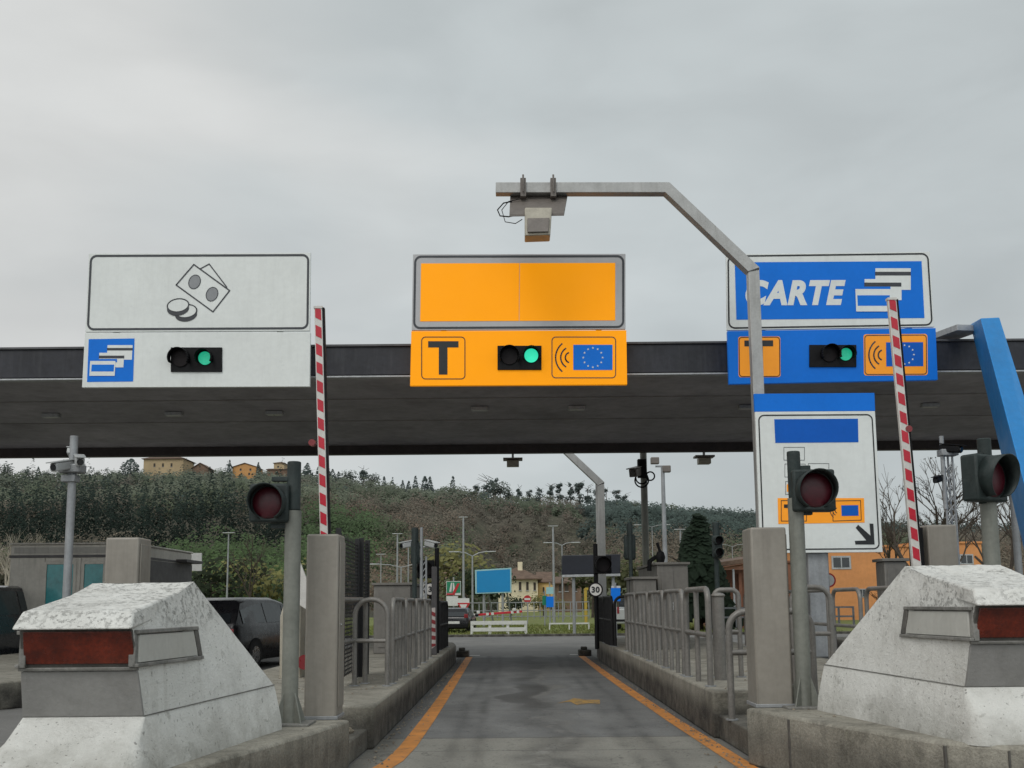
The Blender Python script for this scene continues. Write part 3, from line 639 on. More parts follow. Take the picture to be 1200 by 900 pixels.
g=MB(); pf(g,iz(rect(219,450,236,481)),YI-.005); g.build('orange_spot','sign_orange_dull',pn,sm=0)
g=MB(); pf(g,iz([(184,614),(541,608),(538,507),(181,507)]),YI-.005); ob=g.build('orange_strip','sign_orange_dull',pn,sm=0)
g=MB(); line(g,YI-.009,iz([(196,517),(300,517),(300,602),(196,602)]),.8,True); g.build('letter_frame','sign_black',ob,sm=0); g=MB(); line(g,YI-.009,iz([(410,519),(524,517),(527,598),(410,602)]),.8,True); g.build('letter_frame','sign_black',ob,sm=0); g=MB()
pf(g,iz(rect(207,533,286,548)),YI-.009); pf(g,iz(rect(236,548,256,592)),YI-.009); g.build('letter_mark','sign_black',ob,sm=0)
g=MB(); waves(g,YI-.009,iz([(432,558)])[0][0],iz([(432,558)])[0][1],.15,.9); g.build('wave_symbol','sign_dark_grey',ob,sm=0)
g=MB(); pf(g,iz([(446,581),(516,580),(514,536),(444,537)]),YI-.009); g.build('flag_panel','sign_blue_deep',ob,sm=0)
g=MB(); pf(g,iz([(500,684),(503,699),(582,699),(577,613),(561,612),(565,662),(514,617),(504,630),(548,682)]),YI-.005); g.build('arrow','sign_black',pn,sm=0)
x=U(963,700,YI).x; MB().bx(x-.17,x+.17,YI+.09,YI+.36,KR,U(963,600,YI).z).build('post','galvanised',t,.02)
MB().bx(x-.8,x+.8,YI+.065,YI+.088,U(963,640,YI).z-.02,U(963,640,YI).z+.08).build('cross_rail','galvanised',t)
# ================================================================== BARRIERS (boom gates)
def barrier(label,cab,Yc,z0,boom,Yb,depth=.34,wpx=11.5,stripes=22.5,lamp=None,z_top=None,slant=1):
    x0,x1,yt=cab; a=U(x0,yt,Yc); b=U(x1,yt,Yc)
    bl=UZ((x0+x1)/2,830,z0)
    t=thing('barrier_gate',label,'barrier',((a.x+b.x)/2,Yc,z0))
    c=MB().bx(a.x,b.x,Yc,Yc+depth,z0,a.z).build('cabinet','cabinet_grey',t,.018,seg=3)
    g=MB(); g.bx(a.x-.012,b.x+.012,Yc-.012,Yc+depth+.012,z0,z0+.03); g.build('base_flange','galvanised',c,.004)
    g=MB(); g.bx(b.x,b.x+.012,Yc+.04,Yc+depth-.04,z0+.1,a.z-.06); g.build('door','cabinet_grey',c,.004)
    g=MB(); g.cyl((b.x+.012,Yc+.1,z0+.8),(b.x+.022,Yc+.1,z0+.8),.015,10); g.build('lock','chrome',c)
    if boom:
        (tx,ty),(bx_,by)=boom; T=U(tx,ty,Yb); B=U(bx_,by,Yb); d=(T-B); e=B-d.normalized()*.45; L_=(T-e).length
        px2m=Yb/FPX; wd=wpx*px2m
        g=MB(); g.beam(e,T,wd*.82,.045,(0,1,0)); bm=g.build('boom','boom_white',t,.006)
        n=d.normalized(); s=Vector((n.z,0,-n.x)); 
        g=MB(); g.beam(e+s*(wd*.5)+Vector((0,.01,0)),T+s*(wd*.5)+Vector((0,.01,0)),.022,.05,(0,1,0)); g.build('rubber_edge','black_plastic',bm)
        g=MB(); sp=stripes*px2m; hh=sp*.30; k=0; L2=(T-B).length+.3; pos=.06
        while pos<L2:
            cpt=T-n*pos+Vector((0,-.0255,0)); w2=wd*.31; sh=hh*.30*slant
            q_=[cpt-s*w2-n*(hh-sh),cpt+s*w2-n*(hh+sh),cpt+s*w2+n*(hh-sh),cpt-s*w2+n*(hh+sh)]; g.face(q_); pos+=sp
        g.build('red_stripe','boom_red',bm,sm=0)
        g=MB(); g.bx(T.x-wd*.45,T.x+wd*.45,Yb-.03,Yb+.03,T.z-.01,T.z+.012); g.build('end_cap','boom_white',bm)
        if lamp:
            p=U(*lamp,Yb); g=MB(); g.cyl((p.x,Yb-.03,p.z),(p.x,Yb+.04,p.z),.032,12); g.build('lamp','lamp_red',bm)
        g=MB(); g.cyl((e.x,Yc+depth,e.z+.2),(e.x,Yb+.05,e.z+.2),.09,16); g.build('pivot','black_plastic',c)
    return t
barrier('grey barrier cabinet left of the lane with raised red and white boom','' or (359.5,397,626),8.95,KL,((373.2,361),(380,626)),9.36,lamp=(366,519))
barrier('grey barrier cabinet right of the lane with no boom showing',(879,921,618),9.05,KR,None,9.3)
t=barrier('grey barrier cabinet behind the right white concrete barrier, boom raised to its left',(1086,1121,615),9.6,KR,((1044.5,351),(1073.5,660)),9.5,wpx=12.5,stripes=23,lamp=(1064,503))
barrier('grey barrier cabinet showing above the left white concrete barrier',(124,163,630),9.6,KL,None,9.3)
# dark drive unit beside the right raised boom
p=U(1078,640,9.6); tag(MB().bx(p.x-.05,p.x+.04,9.6,9.75,U(1078,660,9.6).z-.3,U(1078,618,9.6).z).build('drive_unit','black_plastic',bevel=.01),'narrow black box right of the foot of the right boom','box')
# ================================================================== CONCRETE NOSES
def nose(label,cx,dy,dz,sx,sk=0):
    zb_,zs=.72+dz,.42+dz-.02
    def hwb(y): return .37+(y-6.38)/1.87*.35
    def P(h,y,z): return (cx+h,y+dy,z+dz)
    t=thing('concrete_barrier',label,'crash barrier',(cx,7.2+dy,zs))
    fl,fb,ap,rb=(.335,6.20,1.29),(.37,6.38,.72),(.36,7.30,1.56),(.72,8.25,.77)
    g=MB(); v=[]
    for s in (-1,1):
        for h,y,z in (fl,fb,ap,rb): v.append(P(s*h,y,z))
    # grid-subdivided faces for a rough cast surface
    def quad(a,b,c,d,n=10,m=10,am=.006):
        a,b,c,d=map(Vector,(a,b,c,d)); nn=(b-a).cross(d-a).normalized(); vs=[]
        for j in range(m+1):
            for i in range(n+1):
                u,w_=i/n,j/m; p=(a*(1-u)+b*u)*(1-w_)+(d*(1-u)+c*u)*w_
                e=1 if (0<i<n and 0<j<m) else .5
                q_=p*6; vs.append(p+nn*am*e*(math.sin(q_.x*3.1+q_.y*2)+math.sin(q_.z*5+q_.x)+random.uniform(-1,1)))
        g.add(vs,[(j*(n+1)+i,j*(n+1)+i+1,(j+1)*(n+1)+i+1,(j+1)*(n+1)+i) for j in range(m) for i in range(n)])
    Lf,Lb,La,Lr,Rf,Rb,Ra,Rr=v
    quad(Lb,Rb,Rf,Lf,2,2,0); quad(Rb,Rr,Ra,Rf,16,10,.0012); quad(Lr,Lb,Lf,La,16,10,.0012); quad(Lf,Rf,Ra,La,26,26,.004); quad(Ra,Rr,Lr,La,12,12,.004)
    g.build('body','white_concrete',t,sm=50)
    # thick chipped lip over the reflectors
    g=MB(); top=[Vector(P(s*(h+.03),y,z)) for s,h,y,z in ((-1,.37,6.15,1.30),(1,.37,6.15,1.30))]
    g.hexa([P(-.36,6.13,1.262),P(.36,6.13,1.262),P(.34,6.9,1.35),P(-.34,6.9,1.35),P(-.335,6.22,1.372),P(.335,6.22,1.372),P(.35,7.0,1.488),P(-.35,7.0,1.488)]); g.build('lip','white_concrete',t,.015)
    # skirt
    def rr(fw,y0,c,rw,y1,z):   # rounded-front outline
        o=[]
        for a in range(0,91,15): o.append((fw-c+c*math.sin(R(a)) if True else 0, y0+c-c*math.cos(R(a))))
        o=[(-h,y) for h,y in o[::-1]]+o; o+= [(rw,y1),(-rw,y1)]
        return [(cx+h,y+dy,z(y)+dz if callable(z) else z) for h,y in o]
    r0=rr(.372,6.372,.02,.722,8.26,lambda y:.735+.035*(y-6.37)/1.88)
    r1=rr(.40,6.18+sk*.5,.06,.755,8.29,lambda y:.60); r2=rr(.46-sk*.3,6.02+sk,.12,.775,8.30,lambda y:.50); r3=rr(.49-sk*.3,5.98+sk,.14,.785,8.31,zs-.02)
    n=len(r0); g=MB(); g.add(r0+r1+r2+r3,[tuple(range(n))]+[(n*r+i,n*(r+1)+i,n*(r+1)+(i+1)%n,n*r+(i+1)%n) for r in (0,1,2) for i in range(n)]+[tuple(range(3*n,4*n))[::-1]]); g.build('skirt','white_concrete',t,sm=50)
    g=MB(); q0=[Vector(p)+Vector(((p[0]-cx)*.004,-.002,.0)) for p in r0]
    for i in range(n):
        a_,b_=q0[i],q0[(i+1)%n]; g.beam(a_,b_,.006,.007)
    g.build('joint_line','frame_grey',t,sm=0)
    # front face panels
    def F(h,z,off): 
        k=(1.29-z)/.57; return P(h*(.335+.035*k),6.2+.18*k-off,z)
    def fpanel(name,mat,h0,h1,z0,z1,o0,o1,par,bev=.005):
        g=MB(); g.hexa([F(h0,z0,o1),F(h1,z0,o1),F(h1,z0,o0),F(h0,z0,o0),F(h0,z1,o1),F(h1,z1,o1),F(h1,z1,o0),F(h0,z1,o0)]); return g.build(name,mat,par,bev)
    fr=fpanel('front_frame','frame_dark',-1.0,1.0,1.03,1.262,-.02,.010,t)
    fpanel('red_reflector','reflector_red',-.93,.985,1.055,1.25,.0,.022,fr)
    fpanel('lower_ledge','frame_grey',-1.02,1.02,1.015,1.035,.0,.035,fr)
    fpanel('grey_panel','grey_paint',-1.0,1.0,.735,1.01,-.02,.014,t)
    # side reflectors
    for s in (-1,1):
        def Sd(y,z,off):
            yb=y; k0=(y-6.2)/1.1; ht=.335+(.025)*min(k0,1); zt_=1.29+.27*k0; zb2=.72+.05*(y-6.38)/1.87
            kk=(z-zb2)/(zt_-zb2); h=hwb(y)*(1-kk)+ht*kk; return P(s*(h+off),y,z)
        def sp(name,mat,y0,y1,z0,z1,o0,o1,par,bev=.004,dzr=0):
            g=MB(); p=[Sd(y0,z0,o0),Sd(y0,z0,o1),Sd(y1,z0+dzr,o1),Sd(y1,z0+dzr,o0),Sd(y0,z1,o0),Sd(y0,z1,o1),Sd(y1,z1+dzr,o1),Sd(y1,z1+dzr,o0)]
            if s<0: p=[p[i] for i in (1,0,3,2,5,4,7,6)]
            g.hexa(p); return g.build(name,mat,par,bev)
        fr2=sp('side_frame','frame_grey',6.235,7.16,1.035,1.255,-.03,.012,t,dzr=.0)
        sp('white_reflector','reflector_white',6.27,7.09,1.06,1.225,0,.024,fr2)
        sp('frame_rim','frame_grey',6.235,7.16,1.232,1.256,0,.034,fr2); sp('frame_rim','frame_grey',6.235,7.16,1.034,1.056,0,.034,fr2); sp('frame_rim','frame_dark',7.10,7.155,1.057,1.231,0,.030,fr2)
    return t
nose('white painted concrete barrier with wide red reflector, left of the lane',-2.62,0,0,1)
nose('white painted concrete barrier cut by the right edge of the photo',3.335,.5,.09,-1,.17)
# ================================================================== SIGNAL POSTS
def signal_post(label,base,z0,topY,off,yaw=0,head=.325,group=None,name='traffic_light'):
    x,y=base; H=topY
    t=thing(name,label,'traffic light',(x,y,z0),R(yaw),group)
    o=(lambda m,n,mt,par,**k: m.build(n,mt,par,local=True,**k))
    o(MB().cyl((0,0,0),(0,0,H-.42),.068,20),'pole','pole_green_grey',t)
    o(MB().bx(-.19,.19,-.17,.17,0,.018),'base_plate','frame_grey',t,bevel=.003)
    g=MB()
    for a in (0,90,180,270):
        c,s=math.cos(R(a+45)),math.sin(R(a+45)); g.prism([(c*.065,s*.065,.018),(c*.16,s*.16,.018),(c*.065,s*.065,.26)],(-s*.012,c*.012,0))
    o(g,'gusset','pole_green_grey',t)
    o(MB().cyl((0,0,H-.42),(0,0,H),.058,20),'bracket_tube','signal_green',t,bevel=.01)
    g=MB(); g.bx(min(0,off),max(0,off),-.03,.03,H-.17,H-.13); g.bx(min(0,off),max(0,off),-.03,.03,H-.57,H-.53); o(g,'bracket','signal_green',t,bevel=.005)
    zc=H-.36; hs=head/2
    hd=o(MB().bx(off-hs,off+hs,-.12,.04,zc-hs,zc+hs),'housing','signal_green',t,bevel=.02)
    n=28; rr=hs*.97; g=MB(); vs=[]
    for k,(yy,sc) in enumerate(((-.12,.97),(-.30,.95))):
        for i in range(n+1):
            a=R(-62+304*i/n); dl=.10*(0.5-0.5*math.sin(a)) if k else 0
            vs.append((off+rr*sc*math.cos(a), yy+dl, zc+rr*sc*math.sin(a)))
    g.add(vs,[(i,i+1,n+2+i,n+1+i) for i in range(n)]); v=o(g,'visor','signal_green',hd,sm=60); md=v.modifiers.new('s','SOLIDIFY'); md.thickness=.008
    g=MB(); g.ball((off,-.118,zc),rr*.86,.035,rr*.86,24); o(g,'lens','lens_red',hd,sm=80)
    return t
def base_of(px,py,z): p=UZ(px,py,z); return (p.x,p.y)
b1=base_of(339,849,KL); H1=U(347,541,b1[1]).z-KL; signal_post('large red traffic light on thick post beside the left barrier cabinet',b1,KL,H1,-.185)
b2=base_of(943,829,KR); H2=U(931,529,b2[1]).z-KR; signal_post('large red traffic light on thick post standing before the lane board',b2,KR,H2,.14,head=.37)
b3=(U(1160,620,8.8).x+.0,8.8); H3=U(1153,514,8.8).z-KR; signal_post('red traffic light turned aside, behind the right concrete barrier near the blue beam',b3,KR,H3,-.09,yaw=30,head=.40)
# ================================================================== GUARD RAILS
def hoop(label,p0,p1,z0,h,posts=1,r=.030,rc=.16,mid=.52,mat='rail_steel',group=None,sides=10):
    p0=Vector((*p0,z0)); p1=Vector((*p1,z0)); L_=(p1-p0).length; d=(p1-p0)/L_; up=Vector((0,0,1)); rc=min(rc,L_/2*.98)
    t=thing('guard_rail',label,'guard rail',(p0+p1)/2,0,group)
    path=[p0]+[p0+d*rc*(1-math.cos(R(a)))+up*(h-rc+rc*math.sin(R(a))) for a in range(0,91,15)]+[p1-d*rc*(1-math.cos(R(a)))+up*(h-rc+rc*math.sin(R(a))) for a in range(90,-1,-15)]+[p1]
    MB().tube(path,r,sides).build('hoop',mat,t,sm=50)
    MB().tube([p0+up*h*mid,p1+up*h*mid],r*.85,sides).build('mid_rail',mat,t,sm=50)
    for i in range(posts):
        f=(i+1)/(posts+1); q=p0+d*(L_*f); MB().tube([q,q+up*(h-.005)],r*.9,sides).build('post',mat,t,sm=50)
    for q in (p0,p1):
        MB().cyl(q+up*.001,q+up*.012,.062,14).build('foot_plate','galvanised',t,sm=40)
    return t
XL=-1.50
# left island: a rounded end hoop across the island, then a row along the kerb
hoop('frontal rounded guard hoop nearest the camera on the left island',(-1.92,12.55),(-1.52,12.5),KL,1.03,0,rc=.19)
hoop('narrow guard hoop just right of the left barrier cabinet',(-2.06,12.0),(-1.84,12.9),KL,1.03,0,rc=.12)
GL='guard hoops in a row along the left kerb'; GR='guard hoops in a row along the right kerb'
y=12.85
for i in range(4):
    hoop('tubular steel guard hoop in the row along the left kerb',(XL,y),(XL-.01,y+1.35),KL,1.03,1 if i else 2,group=GL,rc=.13); y+=1.52
# right island
XR=2.13
hoop('low frontal guard hoop left of the right barrier cabinet, standing in the broken step',(2.13,10.25),(2.95,10.25),.24,1.05,0,rc=.17,r=.034,mid=.0001+.62)
hoop('nearest guard hoop of the row along the right kerb',(XR,11.3),(XR,12.75),KR,1.05,1,rc=.14,r=.034)
y=13.0
for i in range(4):
    hoop('tubular steel guard hoop in the row along the right kerb',(XR,y),(XR-.01,y+1.45),KR,1.05,2,group=GR,rc=.14); y+=1.66
hoop('short frontal hoop behind the near end of the right kerb row',(2.45,12.6),(2.75,12.6),KR,1.05,0,rc=.09)
t=thing('bollard','stout round grey post among the right island hoops','bollard',(2.42,12.2,KR)); MB().cyl((2.42,12.2,KR),(2.42,12.2,KR+.98),.07,20).build('post','rail_steel',t); MB().ball((2.42,12.2,KR+.98),.085,.085,.035,16).build('cap','rail_steel',t)
hoop('guard hoop showing just right of the right barrier cabinet',(3.0,11.4),(3.0,12.6),KR,1.08,0)
hoop('frontal guard hoop between the cabinet and the lane board post',(3.07,11.4),(3.5,11.4),KR,1.06,0)
GO='guard hoops along the far side of the right island'
y=12.6
for i in range(6):
    hoop('tubular steel guard hoop along the far side of the right island',(4.72,y),(4.72,y+1.2),KR,1.06,0,group=GO,rc=.15); y+=1.45
# rails at the exit end of the right island, their shade put in as black
for y0 in (21.6,23.4):
    hoop('dark guard hoop at the exit end of the right island',(2.06,y0),(2.04,y0+1.5),KR,1.02,5,mat='mesh_black',group='dark guard hoops at the exit end of the right island')
hoop('dark crosswise guard hoop at the exit end of the right island',(2.1,21.4),(2.75,21.4),KR,1.02,1,mat='mesh_black')
hoop('dark crosswise guard hoop at the exit end of the left island',(-1.55,21.6),(-1.5,23.4),KL,1.0,4,mat='mesh_black')
# ================================================================== MESH FENCE on the left island
def lattice(label,p0,p1,z0,h,stepz=.05,n=14):
    p0=Vector((*p0,z0)); p1=Vector((*p1,z0)); up=Vector((0,0,1)); t=thing('mesh_fence',label,'fence',(p0+p1)/2)
    for q in (p0,p1): MB().beam(q,q+up*h,.06,.06,(1,0,0)).build('post','mesh_black',t,.004); 
    g=MB()
    z=.12
    while z<h-.05: g.beam(p0+up*z,p1+up*z,.012,.016); z+=stepz
    for i in range(1,n): q=p0+(p1-p0)*(i/n); g.beam(q+up*.1,q+up*(h-.04),.01,.01,(1,0,0))
    g.build('mesh_panel','mesh_black',t)
    return t
p=U(397,617,12.0); q=U(419,630,14.0)
lattice('black mesh fence panel rising behind the left barrier cabinet',(p.x,12.0),(q.x,14.0),KL,p.z-KL-.02)
q2=U(431,630,14.6); lattice('narrow black mesh fence panel at the end of the long one',(q.x+.04,14.1),(q2.x,14.6),KL,q.z-KL,n=5)
for px,yt in ((393,610),(399,612)): 
    p=U(px,yt,12.0); 
# ================================================================== BOOTHS and kiosks
def kiosk(label,px0,px1,pyt,Y,D,z0,mat='kiosk_grey',name='control_cabinet'):
    a=U(px0,pyt,Y); b=U(px1,pyt,Y); t=thing(name,label,'cabinet',((a.x+b.x)/2,Y,z0))
    MB().bx(a.x,b.x,Y,Y+D,z0,a.z).build('body',mat,t,.015)
    MB().bx(a.x-.04,b.x+.04,Y-.04,Y+D+.04,a.z+.002,a.z+.05).build('roof_plate',mat,t,.006)
    w_=b.x-a.x; MB().bx(a.x+w_*.12,a.x+w_*.52,Y-.014,Y,z0+.12,a.z-.12).build('door','kiosk_grey',t,.004)
    MB().bx(a.x+w_*.47,a.x+w_*.49,Y-.035,Y-.015,z0+.75,z0+.9).build('handle','chrome',t)
    return t
kiosk('long grey equipment cabinet on the left island behind the hoops',438,481,686,20.5,3.0,KL)
kiosk('tall grey equipment cabinet on the right island behind the hoops',770,806,662,20.0,3.0,KR)
kiosk('lower pale cabinet left of the tall one on the right island',742,769,679,19.6,1.2,KR)
kiosk('grey box right of the lane board post in front of the orange building',1036,1062,658,16.5,.4,KR)
# black bent cable bracket on the tall cabinet
t=thing('cable_bracket','black jointed cable bracket standing on the tall grey cabinet','lamp',U(770,664,20.5))
g=MB(); g.tube([U(*p_,20.5) for p_ in ((761,669),(761,658),(768,653),(774,655))],.045,6); g.tube([U(*p_,20.5) for p_ in ((774,661),(774,648),(770,636))],.03,6); g.build('arm','black_plastic',t)
g=MB(); g.ball(U(774,653,20.4),.10,.10,.14,8); g.build('head','black_plastic',t)
# payment machine with slanted white panel on the left island
t=thing('payment_machine','pale payment machine with slanted white side behind the left traffic light','machine',(U(345,760,14).x,14.2,KL))
g=MB(); x0,x1=U(331,0,14).x,U(352,0,14).x
a=lambda px,py,Y=14:U(px,py,Y)
prof=[a(327,800),a(352,800),a(352,700),a(344,700),a(333,706),a(328,722)]
MB().prism(prof,(0,.9,0)).build('body','cream_plastic',t,.02)
g=MB(); g.prism([a(345,705,13.6),a(360,715,13.6),a(360,680,13.6),a(350,655,13.6)],(0,.04,0)); g.build('side_screen','boom_white',t,.004)
g=MB(); g.bx(a(352,0,13.7).x,a(360,0,13.7).x,13.62,13.7,a(0,722,13.7).z,a(0,718,13.7).z); g.build('ledge','black_plastic',t)
g=MB(); g.prism([a(353,800,14.3),a(361,800,14.3),a(361,743,14.3),a(353,743,14.3)],(0,.3,0)); g.build('front_panel','reflector_white',t,.005)
g=MB(); g.cyl(a(357,776,13.9),a(357,776,13.95),.1,16); g.build('red_disc','lamp_red',t)
# left plaza toll booth
YB=25.0
t=thing('toll_booth','flat roofed grey toll booth with teal windows at the left','toll booth',(U(110,700,YB).x,YB,.38))
zt_=U(110,637,YB).z; x0,x1=U(48,0,YB).x,U(176,0,YB).x
def W_(px): return U(px,680,YB).x
def Z_(py,px=110): return U(px,py,YB).z
g=MB(); g.bx(x0,x1,YB,YB+5.0,.38,zt_-.02); g.build('body','booth_beige',t,.03)
MB().bx(x0-.03,x1+.03,YB-.04,YB+5.05,zt_-.018,zt_+.03).build('roof','booth_beige',t,.02)
MB().bx(x0-.01,x1+.01,YB-.035,YB+5.02,Z_(653),Z_(650)).build('cornice','booth_dark',t,.004)
for a0,a1,lb in ((53,88,1),(97,123,0)):
    wd=MB().bx(W_(a0),W_(a1),YB-.02,YB+.02,.9,Z_(661)).build('window','glass_teal',t)
    g=MB(); 
    for a2 in (a0,a1): g.bx(W_(a2)-.04,W_(a2)+.04,YB-.045,YB-.021,.9,Z_(661)+.06)
    g.bx(W_(a0)+.04,W_(a1)-.04,YB-.045,YB-.021,Z_(661),Z_(661)+.06); g.build('frame','booth_beige',wd,.004)
for px_ in (49.5,92,127,160): MB().bx(W_(px_)-.05,W_(px_)+.05,YB-.03,YB-.001,.4,Z_(653)-.01).build('mullion','booth_beige',t,.004)
MB().bx(x0+.1,x1-.1,YB-.02,YB-.001,Z_(648),Z_(641)).build('sign_strip','booth_grey',t)
for y0,y1 in ((25.3,27.0),(27.5,28.7),(28.9,29.7)):
    wd=MB().bx(x1-.01,x1+.02,y0,y1,1.3,2.55).build('window','glass_dark',t); 
MB().bx(x1+.01,x1+.03,YB+.02,YB+4.95,.5,zt_-.35).build('side_cladding','booth_dark',t)
MB().bx(x1,x1+.3,YB+3.6,YB+5.1,zt_-.32,zt_-.24).build('awning','booth_dark',t,.01)
g=MB(); g.bx(U(166,0,24.6).x,U(170.5,0,24.6).x,24.6,24.65,U(0,680,24.6).z,U(0,664,24.6).z); tag(g.build('notice_board','plate_white'),'small white notice on the toll booth corner','sign')
tag(MB().bx(U(165,0,24.6).x,U(171,0,24.6).x,24.6,24.68,U(0,663,24.6).z,U(0,655,24.6).z).build('wall_box','black_plastic',bevel=.01),'small black box above the white notice on the booth corner','box')
p=U(226,648,33); 
t=thing('notice_sign','white gridded panel on the right of the left toll booth','sign',(p.x,33,.38)); MB().prism([U(x,y,33) for x,y in ((223,669),(236,669),(236,648),(223,648))],(0,.06,0)).build('panel','plate_white',t)
MB().cyl((U(230,0,33.1).x,33.1,.38),(U(230,0,33.1).x,33.1,U(230,655,33).z),.04,8).build('post','galvanised',t)
# ================================================================== CAMERA MASTS
def camera(par,c,dirx,diry,k=1,mat='van_white'):
    d=Vector((dirx,diry,-.25)).normalized(); c=Vector(c)
    g=MB(); g.beam(c-d*.17*k,c+d*.17*k,.11*k,.11*k); b=g.build('camera_body',mat,par,.02)
    g=MB(); g.beam(c-d*.16*k+Vector((0,0,.068*k)),c+d*.24*k+Vector((0,0,.068*k)),.13*k,.014*k); g.build('sun_shield',mat,b,.003)
    g=MB(); g.cyl(c+d*.171*k,c+d*.185*k,.042*k,14); g.build('lens','glass_dark',b)
def rod(px,yt,yb,Y,w,name,label,cat,mat='galvanised',z0=None,group=None):
    a=U(px,yt,Y); zb_=0 if z0 is None else z0
    t=thing(name,label,cat,(a.x,Y,zb_),0,group); MB().cyl((a.x,Y,zb_),a,w/2,14).build('pole',mat,t,sm=50); return t,a
t,a=rod(87,511,690,16,.125,'camera_mast','round grey pole carrying surveillance cameras at the left','camera mast',z0=.38)
c=U(84,546,16); MB().bx(c.x-.16,c.x+.2,15.86,16.1,c.z-.12,c.z+.02).build('junction_box','galvanised',t,.02)
camera(t,U(74,546,15.8),-.35,-1,1.2); camera(t,U(93,540,15.8),.5,-1,1.2); camera(t,U(84,532,16.1),-.2,.9,.9); MB().bx(c.x-.12,c.x+.1,15.9,16.1,c.z-.26,c.z-.15).build('bracket','galvanised',t,.01)
t,a=rod(753,500,700,28.5,.19,'camera_mast','dark grey pole with camera and coiled cable in the middle distance','camera mast','pole_green_grey',z0=0)
camera(t,U(747,553,28.2),-.6,-1,2.0,'box_taupe'); 
for cx,cy,r in ((752,563,8),(752,560,7),(762,558,5)):
    g=MB(); g.tube([U(x,y,28.3) for x,y in ell(cx,cy,r,r,0,18)],.022,5,closed=True); g.build('cable_coil','black_plastic',t)
g=MB(); c=U(752,551,28.3); g.bx(c.x-.12,c.x+.12,28.15,28.35,c.z-.22,c.z+.3); g.build('bracket','black_plastic',t,.02)
# lattice mast at right
t=thing('camera_mast','lattice mast with cameras between the right boom and the side turned light','camera mast',(U(1108,620,16).x,16,KR))
pp=[]
for dx,dy in ((0,0),(.14,0),(.07,.12)):
    q=U(1105,530,16+dy)+Vector((dx,0,0)); pp.append(q)
g=MB()
for q in pp: g.cyl((q.x,q.y,KR),q,.018,6)
z=KR
while z<pp[0].z-.2:
    for i in range(3):
        a_,b_=pp[i],pp[(i+1)%3]; g.cyl((a_.x,a_.y,z),(b_.x,b_.y,z+.16),.009,5)
    z+=.16
g.build('lattice','galvanised',t)
a=U(1103,511,16); MB().cyl((a.x,16,pp[0].z-.9),a,.035,10).build('top_pole','galvanised',t)
camera(t,U(1114,526,15.9),.8,-1,1.0,'black_plastic'); camera(t,U(1099,562,15.9),-.8,-1,.8,'black_plastic'); MB().bx(a.x-.05,a.x+.22,15.9,16.1,a.z-.32,a.z-.22).build('bracket','galvanised',t,.01)
rod(1186,560,665,20,.14,'pole','plain grey pole at the right edge beside the blue beam','pole','galvanised',z0=0)
# left island white twin cameras mast
t,a=rod(494,618,705,19.5,.06,'camera_mast','slim lattice pole with two white cameras on the left island','camera mast','galvanised',z0=KL)
g=MB(); b_=Vector((a.x+.09,19.5,KL)); g.cyl(b_,(b_.x,19.5,a.z-.55),.02,8); 
z=KL+.1
while z<a.z-.7: g.cyl((a.x,19.5,z),(b_.x,19.5,z+.12),.01,5); z+=.12
g.build('lattice','galvanised',t)
camera(t,U(479,638,19.4),-1,-.8,.95); camera(t,U(505,638,19.4),.8,-1,.95)
g=MB(); c1=U(481,641,19.5); c2=U(503,641,19.5); g.cyl((c1.x,19.5,c1.z),(c2.x,19.5,c2.z),.015,6); g.build('cross_arm','galvanised',t)
# ================================================================== SMALL SIGNALS
def lamp_signal(label,px,ytop,ybot,Y,z0,facing,group=None,w=.2,ypole=None):
    a=U(px,ytop,Y); b=U(px,ybot,Y); t=thing('traffic_light',label,'traffic light',(a.x,Y,z0),0,group)
    MB().cyl((a.x,Y,z0),(a.x,Y,a.z+.0),.04,10).build('pole','signal_green',t)
    g=MB(); f=-1 if facing<0 else 1
    g.bx(a.x-w/2,a.x+w/2,Y-.05+.1*f,Y+.05+.1*f,b.z,a.z-.22); h=g.build('housing','signal_green',t,.04)
    MB().cyl((a.x,Y+.06*f,a.z-.25),(a.x,Y+.06*f,a.z),.06,12).build('bracket_tube','signal_green',t,.02)
    n=2
    for i in range(n):
        zc=b.z+(a.z-.22-b.z)*(i+.5)/n; rr=min(w*.40,(a.z-.22-b.z)/n*.42)
        g=MB(); g.cyl((a.x,Y+.15*f,zc),(a.x,Y+.16*f,zc),rr,14); g.build('lens','lens_off',h)
        g=MB(); m=14; vs=[]
        for k in (0,1):
            for j in range(m+1): an=R(-60+300*j/m); vs.append((a.x+rr*1.1*math.cos(an),Y+(.15+.16*k)*f,zc+rr*1.1*math.sin(an)))
        g.add(vs,[(j,j+1,m+2+j,m+1+j) for j in range(m)]); v=g.build('visor','signal_green',h); md=v.modifiers.new('s','SOLIDIFY'); md.thickness=.006
    return t
lamp_signal('dark two lamp signal seen from behind on the left island',486,618,661,17.2,KL,1,w=.15)
lamp_signal('dark two lamp signal seen from behind, left of the coiled cable pole',738,613,656,20.2,KR,1,w=.23)
lamp_signal('dark signal seen from behind in front of the cypress',838,612,655,17,KR,-1,w=.17)
